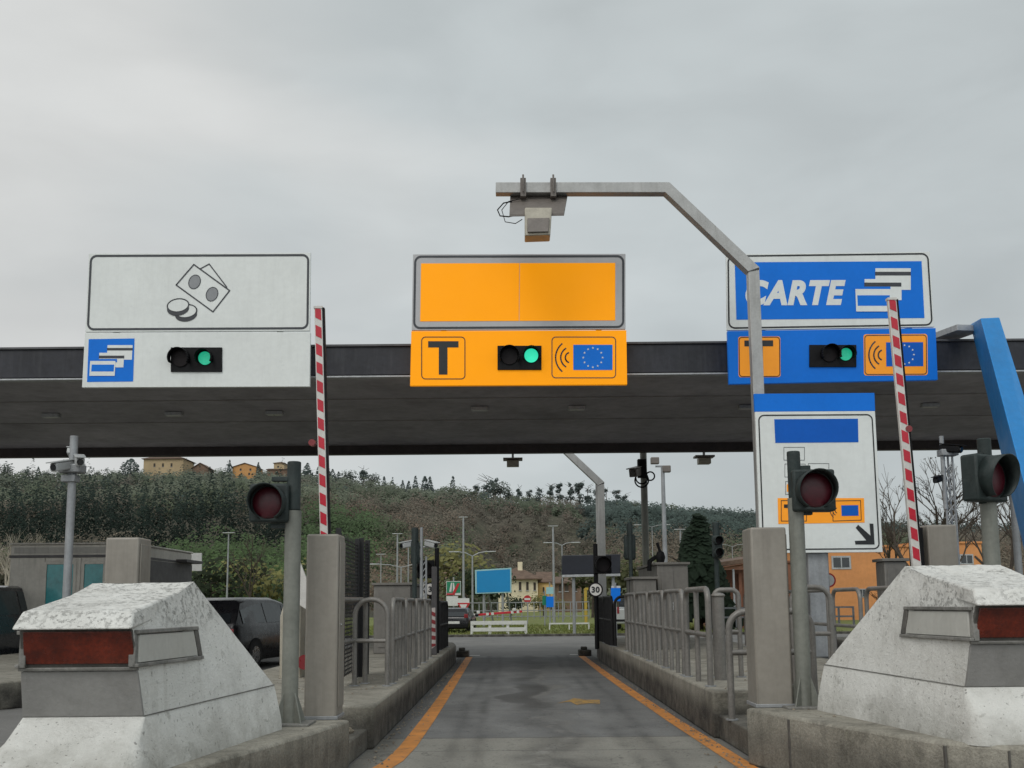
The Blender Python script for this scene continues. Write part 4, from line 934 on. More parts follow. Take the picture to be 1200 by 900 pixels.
def small_signal(label,px,py,Y,z0,off,sign=None):
    c=U(px,py,Y); t=thing('traffic_light',label,'traffic light',(c.x,Y,z0)); MB().cyl((c.x,Y,z0),(c.x,Y,c.z+.42),.045,10).build('pole','black_plastic',t)
    MB().bx(c.x+off-.17,c.x+off+.17,Y-.08,Y+.06,c.z-.18,c.z+.18).build('housing','black_plastic',t,.02)
    g=MB(); m=16; vs=[]
    for k in (0,1):
        for j in range(m+1): an=R(-60+300*j/m); vs.append((c.x+off+.155*math.cos(an),Y-.08-.2*k,c.z+.155*math.sin(an)))
    g.add(vs,[(j,j+1,m+2+j,m+1+j) for j in range(m)]); v=g.build('visor','black_plastic',t); v.modifiers.new('s','SOLIDIFY').thickness=.006
    g=MB(); g.cyl((c.x+off,Y-.1,c.z),(c.x+off,Y-.081,c.z),.14,16); g.build('lens','lens_off',t)
small_signal('black single lamp signal above the left speed sign',512,667,20.5,KL,-.22)
small_signal('black single lamp signal above the right speed sign',698,662,20.5,KR,.14)
def disc_sign(name,label,px,py,Y,r,rimm,facem,txt=None,z0=0,rim=.78,pole=True,tb=None,pm_='black_plastic'):
    c=U(px,py,Y); t=thing(name,label,'sign',(c.x,Y,z0))
    MB().cyl((c.x,Y,c.z),(c.x,Y+.02,c.z),r,28).build('plate',rimm,t)
    MB().cyl((c.x,Y-.008,c.z),(c.x,Y-.003,c.z),r*rim,28).build('face',facem,t)
    if txt:
        g=MB(); k=r*FPX/Y; text_px(g,txt,px-k*tb[0],py-k*tb[1],px+k*tb[0],py+k*tb[1],Y-.014,bold=.04); g.build('number','sign_black',t,sm=0)
    if pole: MB().cyl((c.x,Y+.05,z0),(c.x,Y+.05,c.z+r),.03,8).build('post',pm_,t)
    return t
disc_sign('speed_sign','round 30 sign with dark rim on the right island end',698,691,20.3,.145,'lens_off','boom_white','30',KR,tb=(.56,.42),rim=.80)
t=disc_sign('speed_sign','round 3 sign half hidden behind a post on the left island end',504,690.5,20.3,.135,'lens_off','boom_white','3',KL,tb=(.25,.42),rim=.80)
g=MB(); g.bx(U(495,0,20.4).x,U(500,0,20.4).x,20.36,20.4,KL,U(497,684,20.4).z); tag(g.build('marker_post','reflector_white',bevel=.01),'pale narrow post left of the half hidden speed sign','post')
g=MB(); c=U(509,660,19.9); g.bx(c.x-.05,c.x+.05,19.85,19.95,KL,U(509,664,19.9).z); tag(g.build('post','booth_dark',bevel=.01),'dark square post beside the striped board on the left island','post')
t=thing('hazard_board','red and white slanted striped board at the exit end of the left island','hazard board',(U(506,760,19).x,19.0,KL))
Q=[(501,713),(510,712),(510.5,757),(502,763)]
MB().prism([U(x,y,19.0) for x,y in (Q[3],Q[2],Q[1],Q[0])],(0,.03,0)).build('board','board_white',t)
g=MB()
for k in range(5):
    v0=k*.2+.02; x=lambda u,v:(Q[0][0]*(1-u)*(1-v)+Q[1][0]*u*(1-v)+Q[2][0]*u*v+Q[3][0]*(1-u)*v, Q[0][1]*(1-u)*(1-v)+Q[1][1]*u*(1-v)+Q[2][1]*u*v+Q[3][1]*(1-u)*v)
    e=min(v0+.22,1); e2=min(v0+.12,1); g.face([U(*x(0,min(v0+.1,1)),18.995),U(*x(1,e),18.995),U(*x(1,e2) if e2<e else x(1,e),18.995),U(*x(0,v0),18.995)])
g.build('red_stripe','board_red',t,sm=0)
# small road blocks at lane exit
for px,lb in ((681,'right'),(552,'left')):
    p=UZ(px,757,0) ; p=U(px,757,25.8); g=MB(); x_=1.86 if lb=='right' else -1.33; g.bx(x_-.16,x_+.16,26.95,27.5,0,.16); g.bx(x_-.1,x_+.06,27.05,27.3,.161,.24)
    tag(g.build('kerb_block','kerb_concrete',bevel=.02),'small concrete block at the exit end of the %s island'%lb,'block')
# small mirrored sign behind right cabinet
disc_sign('prohibition_sign','small round red rimmed sign behind the lane board post',971,680,24,.17,'sign_red','plate_white',None,0)
disc_sign('speed_sign','tiny round dark rimmed sign left of the lane board post',949,690,24,.13,'lens_off','boom_white','3',0,tb=(.3,.5))
# ================================================================== VEHICLES
def car(name,label,loc,rz,paint,L_=4.2,Wd=1.75,H=1.48,van=False,cat='car'):
    t=thing(name,label,cat,loc,R(rz)); hw=Wd/2
    B=lambda m,n,mt,par,**k: m.build(n,mt,par,local=True,**k)
    # y forward, rear at -L/2
    if van: top=[(-.5,.62),(-.485,.97),(-.40,1.0),(.12,1.0),(.24,.94),(.36,.64),(.48,.56),(.5,.45)]
    else:   top=[(-.5,.60),(-.475,.70),(-.40,.96),(-.30,1.0),(.0,1.0),(.12,.95),(.26,.66),(.44,.58),(.5,.46)]
    zbelt=H*.62
    g=MB(); vs=[]; st=[]
    ys=[-.5,-.485,-.46,-.40,-.30,-.15,0,.12,.2,.26,.36,.44,.485,.5]
    def ztop(y):
        for (a,za),(b,zb2) in zip(top[:-1],top[1:]):
            if a<=y<=b: return H*(za+(zb2-za)*(y-a)/(b-a))
        return H*.5
    for y in ys:
        e=max(0,abs(y)-.36)/.14; w0=hw*(1-.13*e*e); zt2=ztop(y); zb2=.20+.06*e
        bel=min(zbelt,zt2-.02); rw=w0*(1-.26*max(0,(zt2-zbelt))/(H-zbelt)*1.0) if zt2>zbelt else w0*.93
        r_=[(w0*.90,zb2),(w0*.985,zb2+.12),(w0,.45),(w0*.985,bel-.05),(w0*.955,bel),(rw,zt2-.05 if zt2>zbelt+.1 else zt2-.01),(rw*.82,zt2)]
        ringp=[(x,y*L_,z) for x,z in r_]+[(-x,y*L_,z) for x,z in r_[::-1]]; vs+=ringp
    n=14; k=len(ys)
    fs=[(i*n+j,i*n+(j+1)%n,(i+1)*n+(j+1)%n,(i+1)*n+j) for i in range(k-1) for j in range(n)]+[tuple(range(n))[::-1],tuple((k-1)*n+j for j in range(n))]
    g.add(vs,fs); body=B(g,'body',paint,t,sm=45,bevel=.02)
    # windows
    def rw_at(y,z):
        zt2=ztop(y); e=max(0,abs(y)-.36)/.14; w0=hw*(1-.13*e*e); rw=w0*(1-.26*max(0,(zt2-zbelt))/(H-zbelt)); f=(z-zbelt)/max(.01,(zt2-.05-zbelt)); return w0*.955*(1-f)+rw*f
    wins=[(-.42,-.17),(-.15,.07),(.085,.19)] if not van else [(-.45,-.2),(-.18,.05),(.07,.2)]
    for s in (-1,1):
        for a,b in wins:
            za=zbelt+.04; z1a=min(ztop(a)-.10,H*.93); z1b=min(ztop(b)-.10,H*.93)
            pts=[(s*(rw_at(a,za)+.008),a*L_,za),(s*(rw_at(b,za)+.008),b*L_,za),(s*(rw_at(b,z1b)+.008),b*L_,max(z1b,za+.02)),(s*(rw_at(a,z1a)+.008),a*L_,max(z1a,za+.02))]
            B(MB().face(pts if s>0 else pts[::-1]),'side_window','glass_van',t,sm=0)
        m=MB(); m.ball((s*(hw+.09),.16*L_,zbelt+.08),.10,.06,.08,8); B(m,'mirror',paint,t)
    ya,yb=(-.497,-.488) if van else (-.485,-.405)
    za,zb3=zbelt+.06,ztop(yb)-.05
    if van: ya,yb=-.499,-.488
    off=.03
    pts=[(-hw*.74,(ya)*L_-off,za),(hw*.74,(ya)*L_-off,za),(hw*.60,yb*L_-off,H*.90),(-hw*.60,yb*L_-off,H*.90)]
    B(MB().prism(pts,(0,.02,0)),'rear_window','glass_van' if van else 'glass_dark',t)
    fa,fb=(.345,.245) if van else (.255,.13)
    pts=[(hw*.76,fa*L_+.02,ztop(fa)+.03),(-hw*.76,fa*L_+.02,ztop(fa)+.03),(-hw*.62,fb*L_+.02,ztop(fb)-.01),(hw*.62,fb*L_+.02,ztop(fb)-.01)]
    B(MB().prism(pts,(0,-.02,0)),'windscreen','glass_dark',t)
    for s in (-1,1):
        B(MB().bx(s*hw*.62,s*hw*.86,-L_/2-.012,-L_/2+.06,.72,.90),'tail_light','lamp_red',t,bevel=.015)
        B(MB().bx(s*hw*.50,s*hw*.80,L_/2-.08,L_/2+.0,.56,.68),'headlight','chrome',t,bevel=.02)
    for yy,nm in ((-L_/2-.02,'number_plate'),(L_/2+.005,'number_plate')): B(MB().bx(-.26,.26,yy,yy+.015,.46,.57),nm,'plate_white',t)
    B(MB().bx(-hw*.86,hw*.86,-L_/2-.05,-L_/2+.05,.26,.46),'bumper','black_plastic',t,bevel=.03)
    B(MB().bx(-hw*.84,hw*.84,L_/2-.05,L_/2+.04,.24,.46),'bumper','black_plastic',t,bevel=.03)
    for s in (-1,1):
        for yy in (-.30,.31):
            c=(s*(hw-.11),yy*L_,.32); m=MB(); m.tube([(c[0]-s*.11,c[1],c[2]),(c[0]-s*.09,c[1],c[2]),(c[0]+s*.09,c[1],c[2]),(c[0]+s*.115,c[1],c[2])],[.30,.32,.32,.29],24); wv=B(m,'wheel','tyre',t,sm=30)
            m=MB(); m.cyl((c[0]+s*.116,c[1],c[2]),(c[0]+s*.124,c[1],c[2]),.19,16); B(m,'rim','chrome',wv)
            m=MB(); n2=18; m.face([(s*(hw+.002),c[1]+.37*math.cos(2*math.pi*i/n2)*s,max(.2,c[2]+.37*math.sin(2*math.pi*i/n2))) for i in range(n2)]); B(m,'wheel_arch','black_plastic',t,sm=0)
    return t
p=UZ(291,779,0); car('parked_car','black hatchback beyond the left white barrier',(p.x+.05,24.0,0),-12,'car_paint',4.1,1.72,1.56)
car1=[o for o in bpy.data.objects if o.name.startswith('parked_car')][0]; MB().prism([(-.22,-2.115,1.12),(-.08,-2.115,1.12),(-.08,-2.09,1.27),(-.22,-2.09,1.27)],(0,-.012,0)).build('sticker','plate_white',car1,local=True)
p=U(0,780,23.5); car('parked_van','dark people carrier cut by the left edge of the photo',(p.x-1.05,24.5,0),-6,'car_paint_grey',4.6,1.85,1.90,van=True,cat='van')
car('parked_car','black car driving off beyond the left island end',(-2.62,49,0),-3,'car_paint',3.5,1.5,1.18)
# white truck seen through the dark rails at right
t=thing('parked_van','white van partly hidden behind the dark exit hoops','van',(5.0,50,0))
p0=U(706,0,48).x; p1=U(742,0,48).x
car_v=None
MB().bx(p0,p1,48,52.5,.35,U(720,712,48).z).build('body','van_white',t,.12,seg=4)
MB().bx(p0+.15,p1-.15,47.97,48.01,1.15,1.55).build('rear_window','glass_dark',t)
for x in (p0+.2,p1-.2):
    for y in (48.8,51.6): MB().cyl((x-.1,y,.33),(x+.1,y,.33),.33,18).build('wheel','tyre',t)
for x in (p0+.06,p1-.16): MB().bx(x,x+.1,47.975,48.0,.85,1.15).build('tail_light','lamp_red',t)
# ================================================================== HILL
HT=[(-900,560),(-200,556),(0,557),(100,557),(220,555),(340,557),(420,570),(500,587),(560,587),(640,590),(700,594),(760,604),(850,610),(940,616),(1050,622),(1200,630),(1600,645),(2200,660)]
def hy(a):
    for (x0,y0),(x1,y1) in zip(HT[:-1],HT[1:]):
        if x0<=a<=x1: return y0+(y1-y0)*(a-x0)/(x1-x0)
    return HT[0][1] if a<HT[0][0] else HT[-1][1]
def rn(x,y): return math.sin(x*.021+1.3)*math.cos(y*.017+.4)+.5*math.sin(x*.053+y*.041)+.25*math.sin(x*.11-y*.09)
YR=430.0
def hz(x,y):
    if y<100: return 0
    a=600+1200*x/y; top=(706-hy(a))/1200*YR
    y0=100+95*max(0,min(1,(a-540)/30))*max(0,min(1,(725-a)/30))
    if y<y0: return 0
    s=(y-y0)/(YR-y0)
    f=s*s*(3-2*s)*.35+.65*s**1.15 if s<1 else max(0,1-.5*(s-1))
    if y<y0+130: f*=max(0,(y-y0)/130)**.35
    return max(0,top*f+rn(x,y)*2.2*min(1,s*2)*(1 if s<.85 else max(0,(1-s)/.15)))-0.02
g=MB(); A=np.linspace(-900,2200,110); YY=np.concatenate([np.linspace(98,YR,46),[460,520,640,900]])
vs=[((a-600)/1200*y,y,hz((a-600)/1200*y,y)) for y in YY for a in A]; na=len(A)
g.add(vs,[(j*na+i,j*na+i+1,(j+1)*na+i+1,(j+1)*na+i) for j in range(len(YY)-1) for i in range(na-1)])
o=struct(g.build('hills','hill_soil',sm=180,local=True),'wooded hillside rising behind the toll plaza','hills')
# ---- foliage built from many leaf-sized faces
def leaves(MBo,cols,c,rx,ry,rz,n,size,col,hollow=.45,shape='ball'):
    P=rng.normal(size=(n,3)); P/=np.linalg.norm(P,axis=1)[:,None]; rad=hollow+(1-hollow)*rng.random(n)**.6
    P*=rad[:,None]
    if shape=='cone':
        t_=rng.random(n)**1.5; an=rng.random(n)*6.283; rr_=(1-t_)**.75*(.65+.4*rng.random(n)); P=np.stack([np.cos(an)*rr_,np.sin(an)*rr_,t_*2-1],1)
    if shape=='col':
        t_=rng.random(n); an=rng.random(n)*6.283; rr_=np.minimum(1,(1-t_)*2.6)**.8*np.minimum(1,.55+t_*2)*(.7+.4*rng.random(n)); P=np.stack([np.cos(an)*rr_,np.sin(an)*rr_,t_*2-1],1)
    if shape=='umb': P[:,2]=np.abs(P[:,2])
    lump=1+.18*np.sin(P[:,0]*5+c[0])*np.sin(P[:,1]*4.3+c[1]*2)*np.sin(P[:,2]*5.1)
    P*=lump[:,None]
    C=np.array(c)+P*np.array([rx,ry,rz])
    nd=P/np.maximum(1e-3,np.linalg.norm(P,axis=1))[:,None]*.55+np.array([0,-.45,.45])+rng.normal(size=(n,3))*.13; nd/=np.linalg.norm(nd,axis=1)[:,None]
    u=np.cross(nd,rng.normal(size=(n,3))); u/=np.linalg.norm(u,axis=1)[:,None]; w_=np.cross(nd,u)
    s=(size*(.6+.8*rng.random(n)))[:,None]
    V=np.stack([C-u*s,C+w_*s*.8,C+u*s,C-w_*s*.8],1).reshape(-1,3)
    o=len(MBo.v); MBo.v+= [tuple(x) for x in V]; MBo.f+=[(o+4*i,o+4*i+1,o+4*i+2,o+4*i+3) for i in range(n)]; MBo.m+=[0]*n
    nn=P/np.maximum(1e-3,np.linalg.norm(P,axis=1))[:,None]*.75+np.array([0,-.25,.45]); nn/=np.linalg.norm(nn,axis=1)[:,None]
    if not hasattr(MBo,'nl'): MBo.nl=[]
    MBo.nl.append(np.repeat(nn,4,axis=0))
    sh=(.62+.45*(P[:,2]+1)/2)*(.92+.16*rng.random(n)); cc=np.outer(sh,np.array(col)); cc=np.concatenate([cc,np.ones((n,1))],1); cols.append(np.repeat(cc,4,axis=0))  # crown shading put into the leaf colour, darker low down and lighter on top
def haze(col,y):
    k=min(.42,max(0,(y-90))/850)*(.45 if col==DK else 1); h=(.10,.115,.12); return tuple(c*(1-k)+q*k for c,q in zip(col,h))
DK=(.010,.020,.013); PINE=(.055,.090,.030); OLV=(.120,.135,.085); BRN=(.135,.112,.080); RUS=(.150,.105,.072); MID=(.080,.098,.048); YEL=(.145,.140,.05); BLU=(.045,.068,.055); PAL=(.21,.17,.125)
def pick(px,py,r):
    """kind of cover on the hillside: patches follow the real slope's woods"""
    w_=8*math.sin(px*.045)+5*math.sin(px*.11+1)
    if py<588+w_*.4 and px<700:
        return (OLV if r<.55 else MID if r<.8 else BRN if r<.93 else BLU)
    if px<345 and 597+w_*.5<py<642+w_*.6: return DK if r<.95 else MID
    if 175+w_<px<440 and 606+w_<py<672: return PINE if r<.72 else MID if r<.88 else YEL if py>645 and r<.92 else BRN
    if px<170: return BRN if r<.7 else PAL if r<.8 else MID
    if px>680 and py<628: return BLU if r<.75 else MID
    if 395<px<470 and 612<py<640: return MID if r<.7 else BRN
    if 230<px<360 and py>650: return (YEL if r<.25 else PINE if r<.6 else BRN)
    return BRN if r<.5 else RUS if r<.66 else MID if r<.86 else OLV
buckets={'a':(MB(),[]),'b':(MB(),[]),'c':(MB(),[])}
yy=104.0
while yy<YR+6:
    stp=3.6+ (yy-100)*.010
    for a in np.arange(-120,1340,stp*1200/yy*.95):
        y=yy+random.uniform(-.5,.5)*stp; aa=a+random.uniform(-.5,.5)*stp*1200/y; x=(aa-600)/1200*y; z=hz(x,y)
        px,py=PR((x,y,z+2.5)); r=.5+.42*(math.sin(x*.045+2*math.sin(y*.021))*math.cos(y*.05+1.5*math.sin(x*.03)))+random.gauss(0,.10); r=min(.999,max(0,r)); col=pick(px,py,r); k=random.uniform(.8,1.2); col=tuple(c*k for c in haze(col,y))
        if y<150 and 600<px<860 and r<.5: continue
        if 560<px<705 and y<178: continue
        H=random.uniform(3.2,6.2); n=int(max(60,150-(y-100)*.2)); sz=.20+(y-100)*.0009
        if col is None: continue
        base=pick(px,py,r)
        if base==PINE: H*=1.25; n=int(n*1.3)
        if base==DK: H*=1.5; n=int(n*1.2)
        b='a' if base in (DK,PINE,BLU) else 'b' if base in (BRN,RUS,PAL) else 'c'
        mb,cl=buckets[b]
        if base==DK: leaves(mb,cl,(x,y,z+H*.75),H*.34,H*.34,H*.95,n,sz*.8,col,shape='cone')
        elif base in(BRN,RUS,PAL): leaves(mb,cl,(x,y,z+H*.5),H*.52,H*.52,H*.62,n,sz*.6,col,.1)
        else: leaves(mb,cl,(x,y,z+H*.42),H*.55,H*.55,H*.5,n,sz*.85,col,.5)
    yy+=stp*.9
for b,lab in (('a','dark evergreen and pine woods covering the hillside'),('b','leafless brown woods covering the hillside'),('c','olive green scrub covering the hillside')):
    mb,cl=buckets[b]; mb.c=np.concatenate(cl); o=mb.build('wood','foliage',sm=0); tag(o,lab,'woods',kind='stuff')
# ---- single trees
def tree(name,label,x,y,H,kind,col,group=None,n=160,W=None,zb=None):
    z=hz(x,y) if zb is None else zb
    t=thing(name,label,'tree',(x,y,z),0,group); W=W or H*.3
    g=MB(); lean=random.uniform(-.03,.03)*H
    th={'cypress':.12,'pine':.75,'round':.4}.get(kind,.4)
    g.tube([(x,y,z-.3),(x+lean*.4,y,z+H*.3),(x+lean,y,z+H*(.55 if kind!='pine' else .8))],[H*.028,H*.02,H*.010],7)
    for i in range(5):
        an=random.uniform(0,6.28); h0=z+H*(th+random.uniform(0,.2)); g.tube([(x+lean*.6,y,h0),(x+math.cos(an)*W*.5,y+math.sin(an)*W*.5,h0+H*.12)],[H*.01,H*.004],5)
    g.build('trunk','bark',t,sm=60)
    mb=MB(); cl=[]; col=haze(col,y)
    if kind=='cypress': leaves(mb,cl,(x,y,z+H*.54),W*.5,W*.5,H*.48,n,H*.035,col,shape='col')
    elif kind=='conifer': leaves(mb,cl,(x,y,z+H*.55),W*.55,W*.55,H*.46,n,H*.04,col,shape='cone')
    elif kind=='pine':
        for i in range(8):
            f=random.uniform(.30,.93); wk=W*(.62-.38*f)*random.uniform(.7,1.2); leaves(mb,cl,(x+random.uniform(-.22,.22)*W,y+random.uniform(-.2,.2)*W,z+H*f),wk*.8,wk*.8,H*.09,n//8,H*.032,col,.15)
    else:
        for i in range(6): leaves(mb,cl,(x+random.uniform(-.3,.3)*W,y+random.uniform(-.3,.3)*W,z+H*random.uniform(.45,.8)),W*.38,W*.38,H*.22,n//6,H*.035,col,.3)
    mb.c=np.concatenate(cl); mb.build('crown','foliage',t,sm=0); return t
SK='dark trees standing along the hill skyline'
def sky_tree(px,ytop,kind,k=1,lab=None,y=None):
    ytop+=random.uniform(-3,3) if lab is None else 0; y=y or YR-8-random.uniform(0,18); x=(px-600)/1200*y; z=hz(x,y); top=U(px,ytop,y).z; H=max(3,top-z)
    tree({'cypress':'cypress_tree','conifer':'conifer_tree','pine':'pine_tree','round':'round_tree'}[kind], lab or {'cypress':'slim dark cypress standing on the hill skyline','conifer':'pointed dark conifer standing on the hill skyline','pine':'open crowned dark pine standing on the hill skyline','round':'rounded dark tree standing on the hill skyline'}[kind],x,y,H,kind,BLU if kind!='round' else (.05,.065,.04),SK+{'cypress':' cypresses','conifer':' conifers','pine':' pines','round':' rounded crowns'}[kind],n=int(420*k),W=H*{'cypress':.24,'conifer':.42,'pine':.62*random.uniform(.7,1.2),'round':.8*random.uniform(.7,1.2)}[kind]*k)
for px,yt,kd in ((3,541,'round'),(22,548,'round'),(52,549,'round'),(40,546,'conifer'),(66,551,'round'),(110,552,'round'),(395,549,'conifer'),(402,552,'round'),(412,548,'round'),(425,549,'pine'),(433,553,'round'),(449,556,'conifer'),(459,558,'conifer'),(471,562,'cypress'),(478,561,'conifer'),(486,560,'conifer'),(497,559,'conifer'),(503,557,'conifer'),(512,569,'round'),(530,561,'conifer'),(536,572,'round'),(550,573,'round'),(556,566,'pine'),(570,556,'pine'),(578,558,'pine'),(586,563,'round'),(595,572,'round'),(608,569,'pine'),(620,571,'pine'),(632,569,'pine'),(645,565,'pine'),(656,567,'pine'),(668,566,'pine'),(679,564,'pine'),(689,567,'pine'),(699,571,'pine'),(711,573,'pine'),(722,575,'pine'),(733,577,'pine'),(744,583,'round')):
    sky_tree(px,yt,kd)
sky_tree(149,537,'cypress',2.6,lab='broad dark cypress left of the beige hilltop villa',y=405)
sky_tree(266,541,'cypress',1,lab='slim cypress just left of the orange hilltop house',y=412)
sky_tree(300,543,'cypress',1,lab='slim cypress at the right end of the orange hilltop house',y=412)
sky_tree(358,542,'conifer',1.6,lab='tall dark conifer behind the left traffic light',y=408)
sky_tree(372,545,'conifer',1.4,lab='dark conifer behind the left raised boom',y=408)
for px in (382,388): sky_tree(px,549,'conifer',1.4,y=410)
tree('cypress_tree','broad dark conical evergreen right of the coiled cable pole',(817-600)/1200*48,48,U(817,598,48).z,'conifer',(.014,.024,.014),n=2600,W=2.9,zb=0)
for px,py,y,H,W,c,lb in ((571,690,100,5.6,6,(.028,.04,.018),'dark green bush mass below the blue billboard'),(598,702,96,2.2,2.2,(.02,.032,.014),'dark rounded bush before the cream house'),(545,672,112,8,8,YEL,'yellow green tree left of the blue billboard'),(300,672,95,6,8,YEL,'yellow green bush beyond the white striped post at the left'),(370,690,88,5,8,(.03,.045,.02),'dark green bush behind the left barrier cabinet'),(635,712,98,2.6,4,YEL,'low yellow bush in front of the cream house'),(692,690,90,5,5,(.06,.07,.03),'olive green shrub behind the round 30 sign'),(722,680,85,5.5,6,(.07,.075,.035),'olive shrub behind the dark message board'),(250,690,80,5.5,9,(.022,.03,.016),'dark bush beyond the black hatchback'),(60,670,70,5,8,(.03,.03,.02),'dark bush behind the left toll booth'),(18,672,62,4.2,6,(.03,.03,.018),'dark bush at the far left above the people carrier')):
    tree('bush',lb,(px-600)/1200*y,y,H,'round',c,n=700,W=W)
# bare trees
def bare(label,x,y,H,mat,seed,spread=.55,depth=5,zb=0,leafy=None):
    rd=random.Random(seed); t=thing('bare_tree',label,'tree',(x,y,zb)); g=MB(); tips=[]
    def br(p,d,L_,r,k):
        mid=p+d*L_*.5+Vector((rd.uniform(-1,1),rd.uniform(-1,1),rd.uniform(-.3,.5)))*L_*.07; q=mid+(d+Vector((rd.uniform(-1,1),rd.uniform(-1,1),rd.uniform(-.1,.5)))*.15).normalized()*L_*.5
        g.tube([p,mid,q],[r,r*.85,r*.68],5 if k>2 else 3,caps=False)
        if k==0: tips.append(q); return
        for i in range(3 if k>1 else 4):
            d2=(d+Vector((rd.uniform(-1,1),rd.uniform(-1,1),rd.uniform(-.35,.6)))*spread*1.35).normalized(); br(mid.lerp(q,rd.uniform(.1,1)),d2,L_*rd.uniform(.58,.8),r*.58,k-1)
    g.mi=0; br(Vector((x,y,zb-.1)),Vector((rd.uniform(-.05,.05),0,1)),H*.34,H*.017,depth)
    n_tr=1
    g.build('trunk',mat,t,sm=60)
    if leafy:
        mb=MB(); cl=[]
        for q in tips[::3]: leaves(mb,cl,tuple(q),.12,.12,.12,2,.035,leafy,.1)
        mb.c=np.concatenate(cl); mb.build('crown','foliage',t,sm=0)
    return t
bare('bare branching tree with a few dry leaves right of the raised right boom',(1078-600)/1200*46,46,8.8,'bark',3,leafy=(.06,.05,.035))
bare('bare tree behind the right lattice mast',(1122-600)/1200*50,50,8.8,'bark',9,leafy=(.06,.05,.035))
bare('bare tree at the right edge beside the blue beam',(1178-600)/1200*42,42,7.6,'bark',14,leafy=(.06,.05,.035))
bare('low bare tree between the lane board and the right boom',(1046-600)/1200*60,60,8.2,'bark',21)
bare('pale birch with bare branches at the left edge',(4-600)/1200*55,55,6.6,'bark_pale',5,spread=.4)
bare('pale bare sapling right of the birch at the left edge',(22-600)/1200*66,66,5.6,'bark_pale',6,spread=.4)
bare('bare brown tree behind the black hatchback',(300-600)/1200*72,72,7,'bark',31)
bare('bare shrub below the right boom in front of the orange building',(1052-600)/1200*26,26,2.5,'bark',41,depth=4)
# ================================================================== GRASS VERGE, FENCES
g=MB(); g.add([(-60,43,.03),(60,43,.03),(150,200,.03),(-150,200,.03)],[(0,1,2,3)]); 
o=g.build('grass_verge','grass'); struct(o,'green grass verge beyond the exit road','grass')
g=MB(); n=9000; X=rng.uniform(-14,14,n); Y=rng.uniform(43.1,62,n); hh=rng.uniform(.05,.16,n)
for x,y,h in zip(X,Y,hh): dx=random.uniform(-.06,.06); g.face([(x-.03,y,.03),(x+.03,y,.03),(x+dx,y+dx,.03+h)])
tag(g.build('grass_blades','grass',sm=0),'short grass growing on the verge beyond the exit','grass',kind='stuff')
g=MB(); g.bx(-60,60,42.8,43.0,-.02,.10); struct(g.build('kerb','kerb_concrete',bevel=.02),'low kerb along the grass verge','kerb')
def rail_fence(name,label,px0,px1,yt,yb,Y,nposts,rails,mat,cat='fence',pw=.05,rh=.05):
    a=U(px0,yt,Y); b=U(px1,yt,Y); c=U(px0,yb,Y); t=thing(name,label,cat,((a.x+b.x)/2,Y,max(0,c.z)))
    zb_=max(.0,c.z)
    for i in range(nposts):
        x=a.x+(b.x-a.x)*i/(nposts-1); MB().bx(x-pw/2,x+pw/2,Y,Y+pw,zb_,a.z).build('post',mat,t)
    for f in rails: z=zb_+(a.z-zb_)*f; MB().bx(a.x,b.x,Y-.03,Y-.002,z-rh/2,z+rh/2).build('rail',mat,t)
    return t
rail_fence('railing','grey metal railing across the back of the grass verge',540,690,706,726,62,22,(.15,.5,.97),'galvanised')
rail_fence('guardrail','white double guardrail beam beyond the exit road',553,616,728,745,44.5,4,(.42,.88),'plate_white','guardrail',.12,.16)
rail_fence('guardrail','thin pale rail on the grass at the right of the exit',644,690,730,738,50,3,(.9,),'plate_white','guardrail',.06,.07)
rail_fence('railing','pale railing behind the low hoop right of the lane',846,1000,712,735,30,10,(.5,.97),'galvanised')
# distant red white boom lying across
t=thing('barrier_gate','lowered red and white boom across the far exit road','barrier',U(558,722,53)); a=U(546,721.5,53); b=U(612,716.5,53)
MB().beam(a,b,.09,.11).build('boom','boom_red',t,.01)
for f in (.12,.36,.45,.80,.9): 
    q0=a.lerp(b,f); q1=a.lerp(b,f+.045); g=MB(); g.beam(q0,q1,.11,.14); g.build('white_band','plate_white',t)
for f in (.22,.86): q=a.lerp(b,f); g=MB(); g.bx(q.x-.08,q.x+.08,52.9,53.1,q.z+.05,q.z+.2); g.build('lamp','plate_white',t,.02)
MB().bx(a.x-.2,a.x+.15,52.85,53.2,0,a.z+.1).build('cabinet','cabinet_grey',t,.02)
# ================================================================== BILLBOARD AND FAR SIGNS
Y=58; t=thing('billboard','large blank blue billboard with pale rim on four thin legs','billboard',(U(578,700,Y).x,Y,0))
Q=[(556.5,668),(599.3,665.3),(599.5,694.5),(557,696)]
bd=MB().prism([U(x,y,Y) for x,y in Q[::-1]],(0,.15,0)).build('board','billboard_rim',t,.01)
q=[(558.5,669.4),(597.8,667),(598,693.2),(558.8,694.6)]; g=MB(); pf(g,q[::-1],Y-.01); g.build('blue_face','billboard_blue',bd,sm=0)
for px,ang in ((567,0),(589,0)): p=U(px,694,Y+.25); MB().cyl((p.x,Y+.25,0),(p.x,Y+.25,p.z+.6),.075,8).build('leg','galvanised',t)
for px in (571,593): p=U(px,694,Y+.3); MB().cyl((p.x+.35,Y+1.5,0),(p.x,Y+.3,p.z+.3),.05,8).build('brace','galvanised',t)
def board(name,label,quad,Y,mat,z0=0,th=.03,post=True):
    t=thing(name,label,'sign',(U(quad[0][0],quad[0][1],Y).x,Y,z0)); p=MB().prism([U(x,y,Y) for x,y in quad[::-1]],(0,th,0)).build('panel',mat,t)
    if post:
        c=U((quad[2][0]+quad[3][0])/2,quad[3][1],Y); MB().cyl((c.x,Y+th+.03,z0),(c.x,Y+th+.03,U(0,quad[0][1],Y).z),.04,8).build('post','galvanised',t)
    return t,p
def rc(x0,y0,x1,y1): return [(x0,y0),(x1,y0),(x1,y1),(x0,y1)]
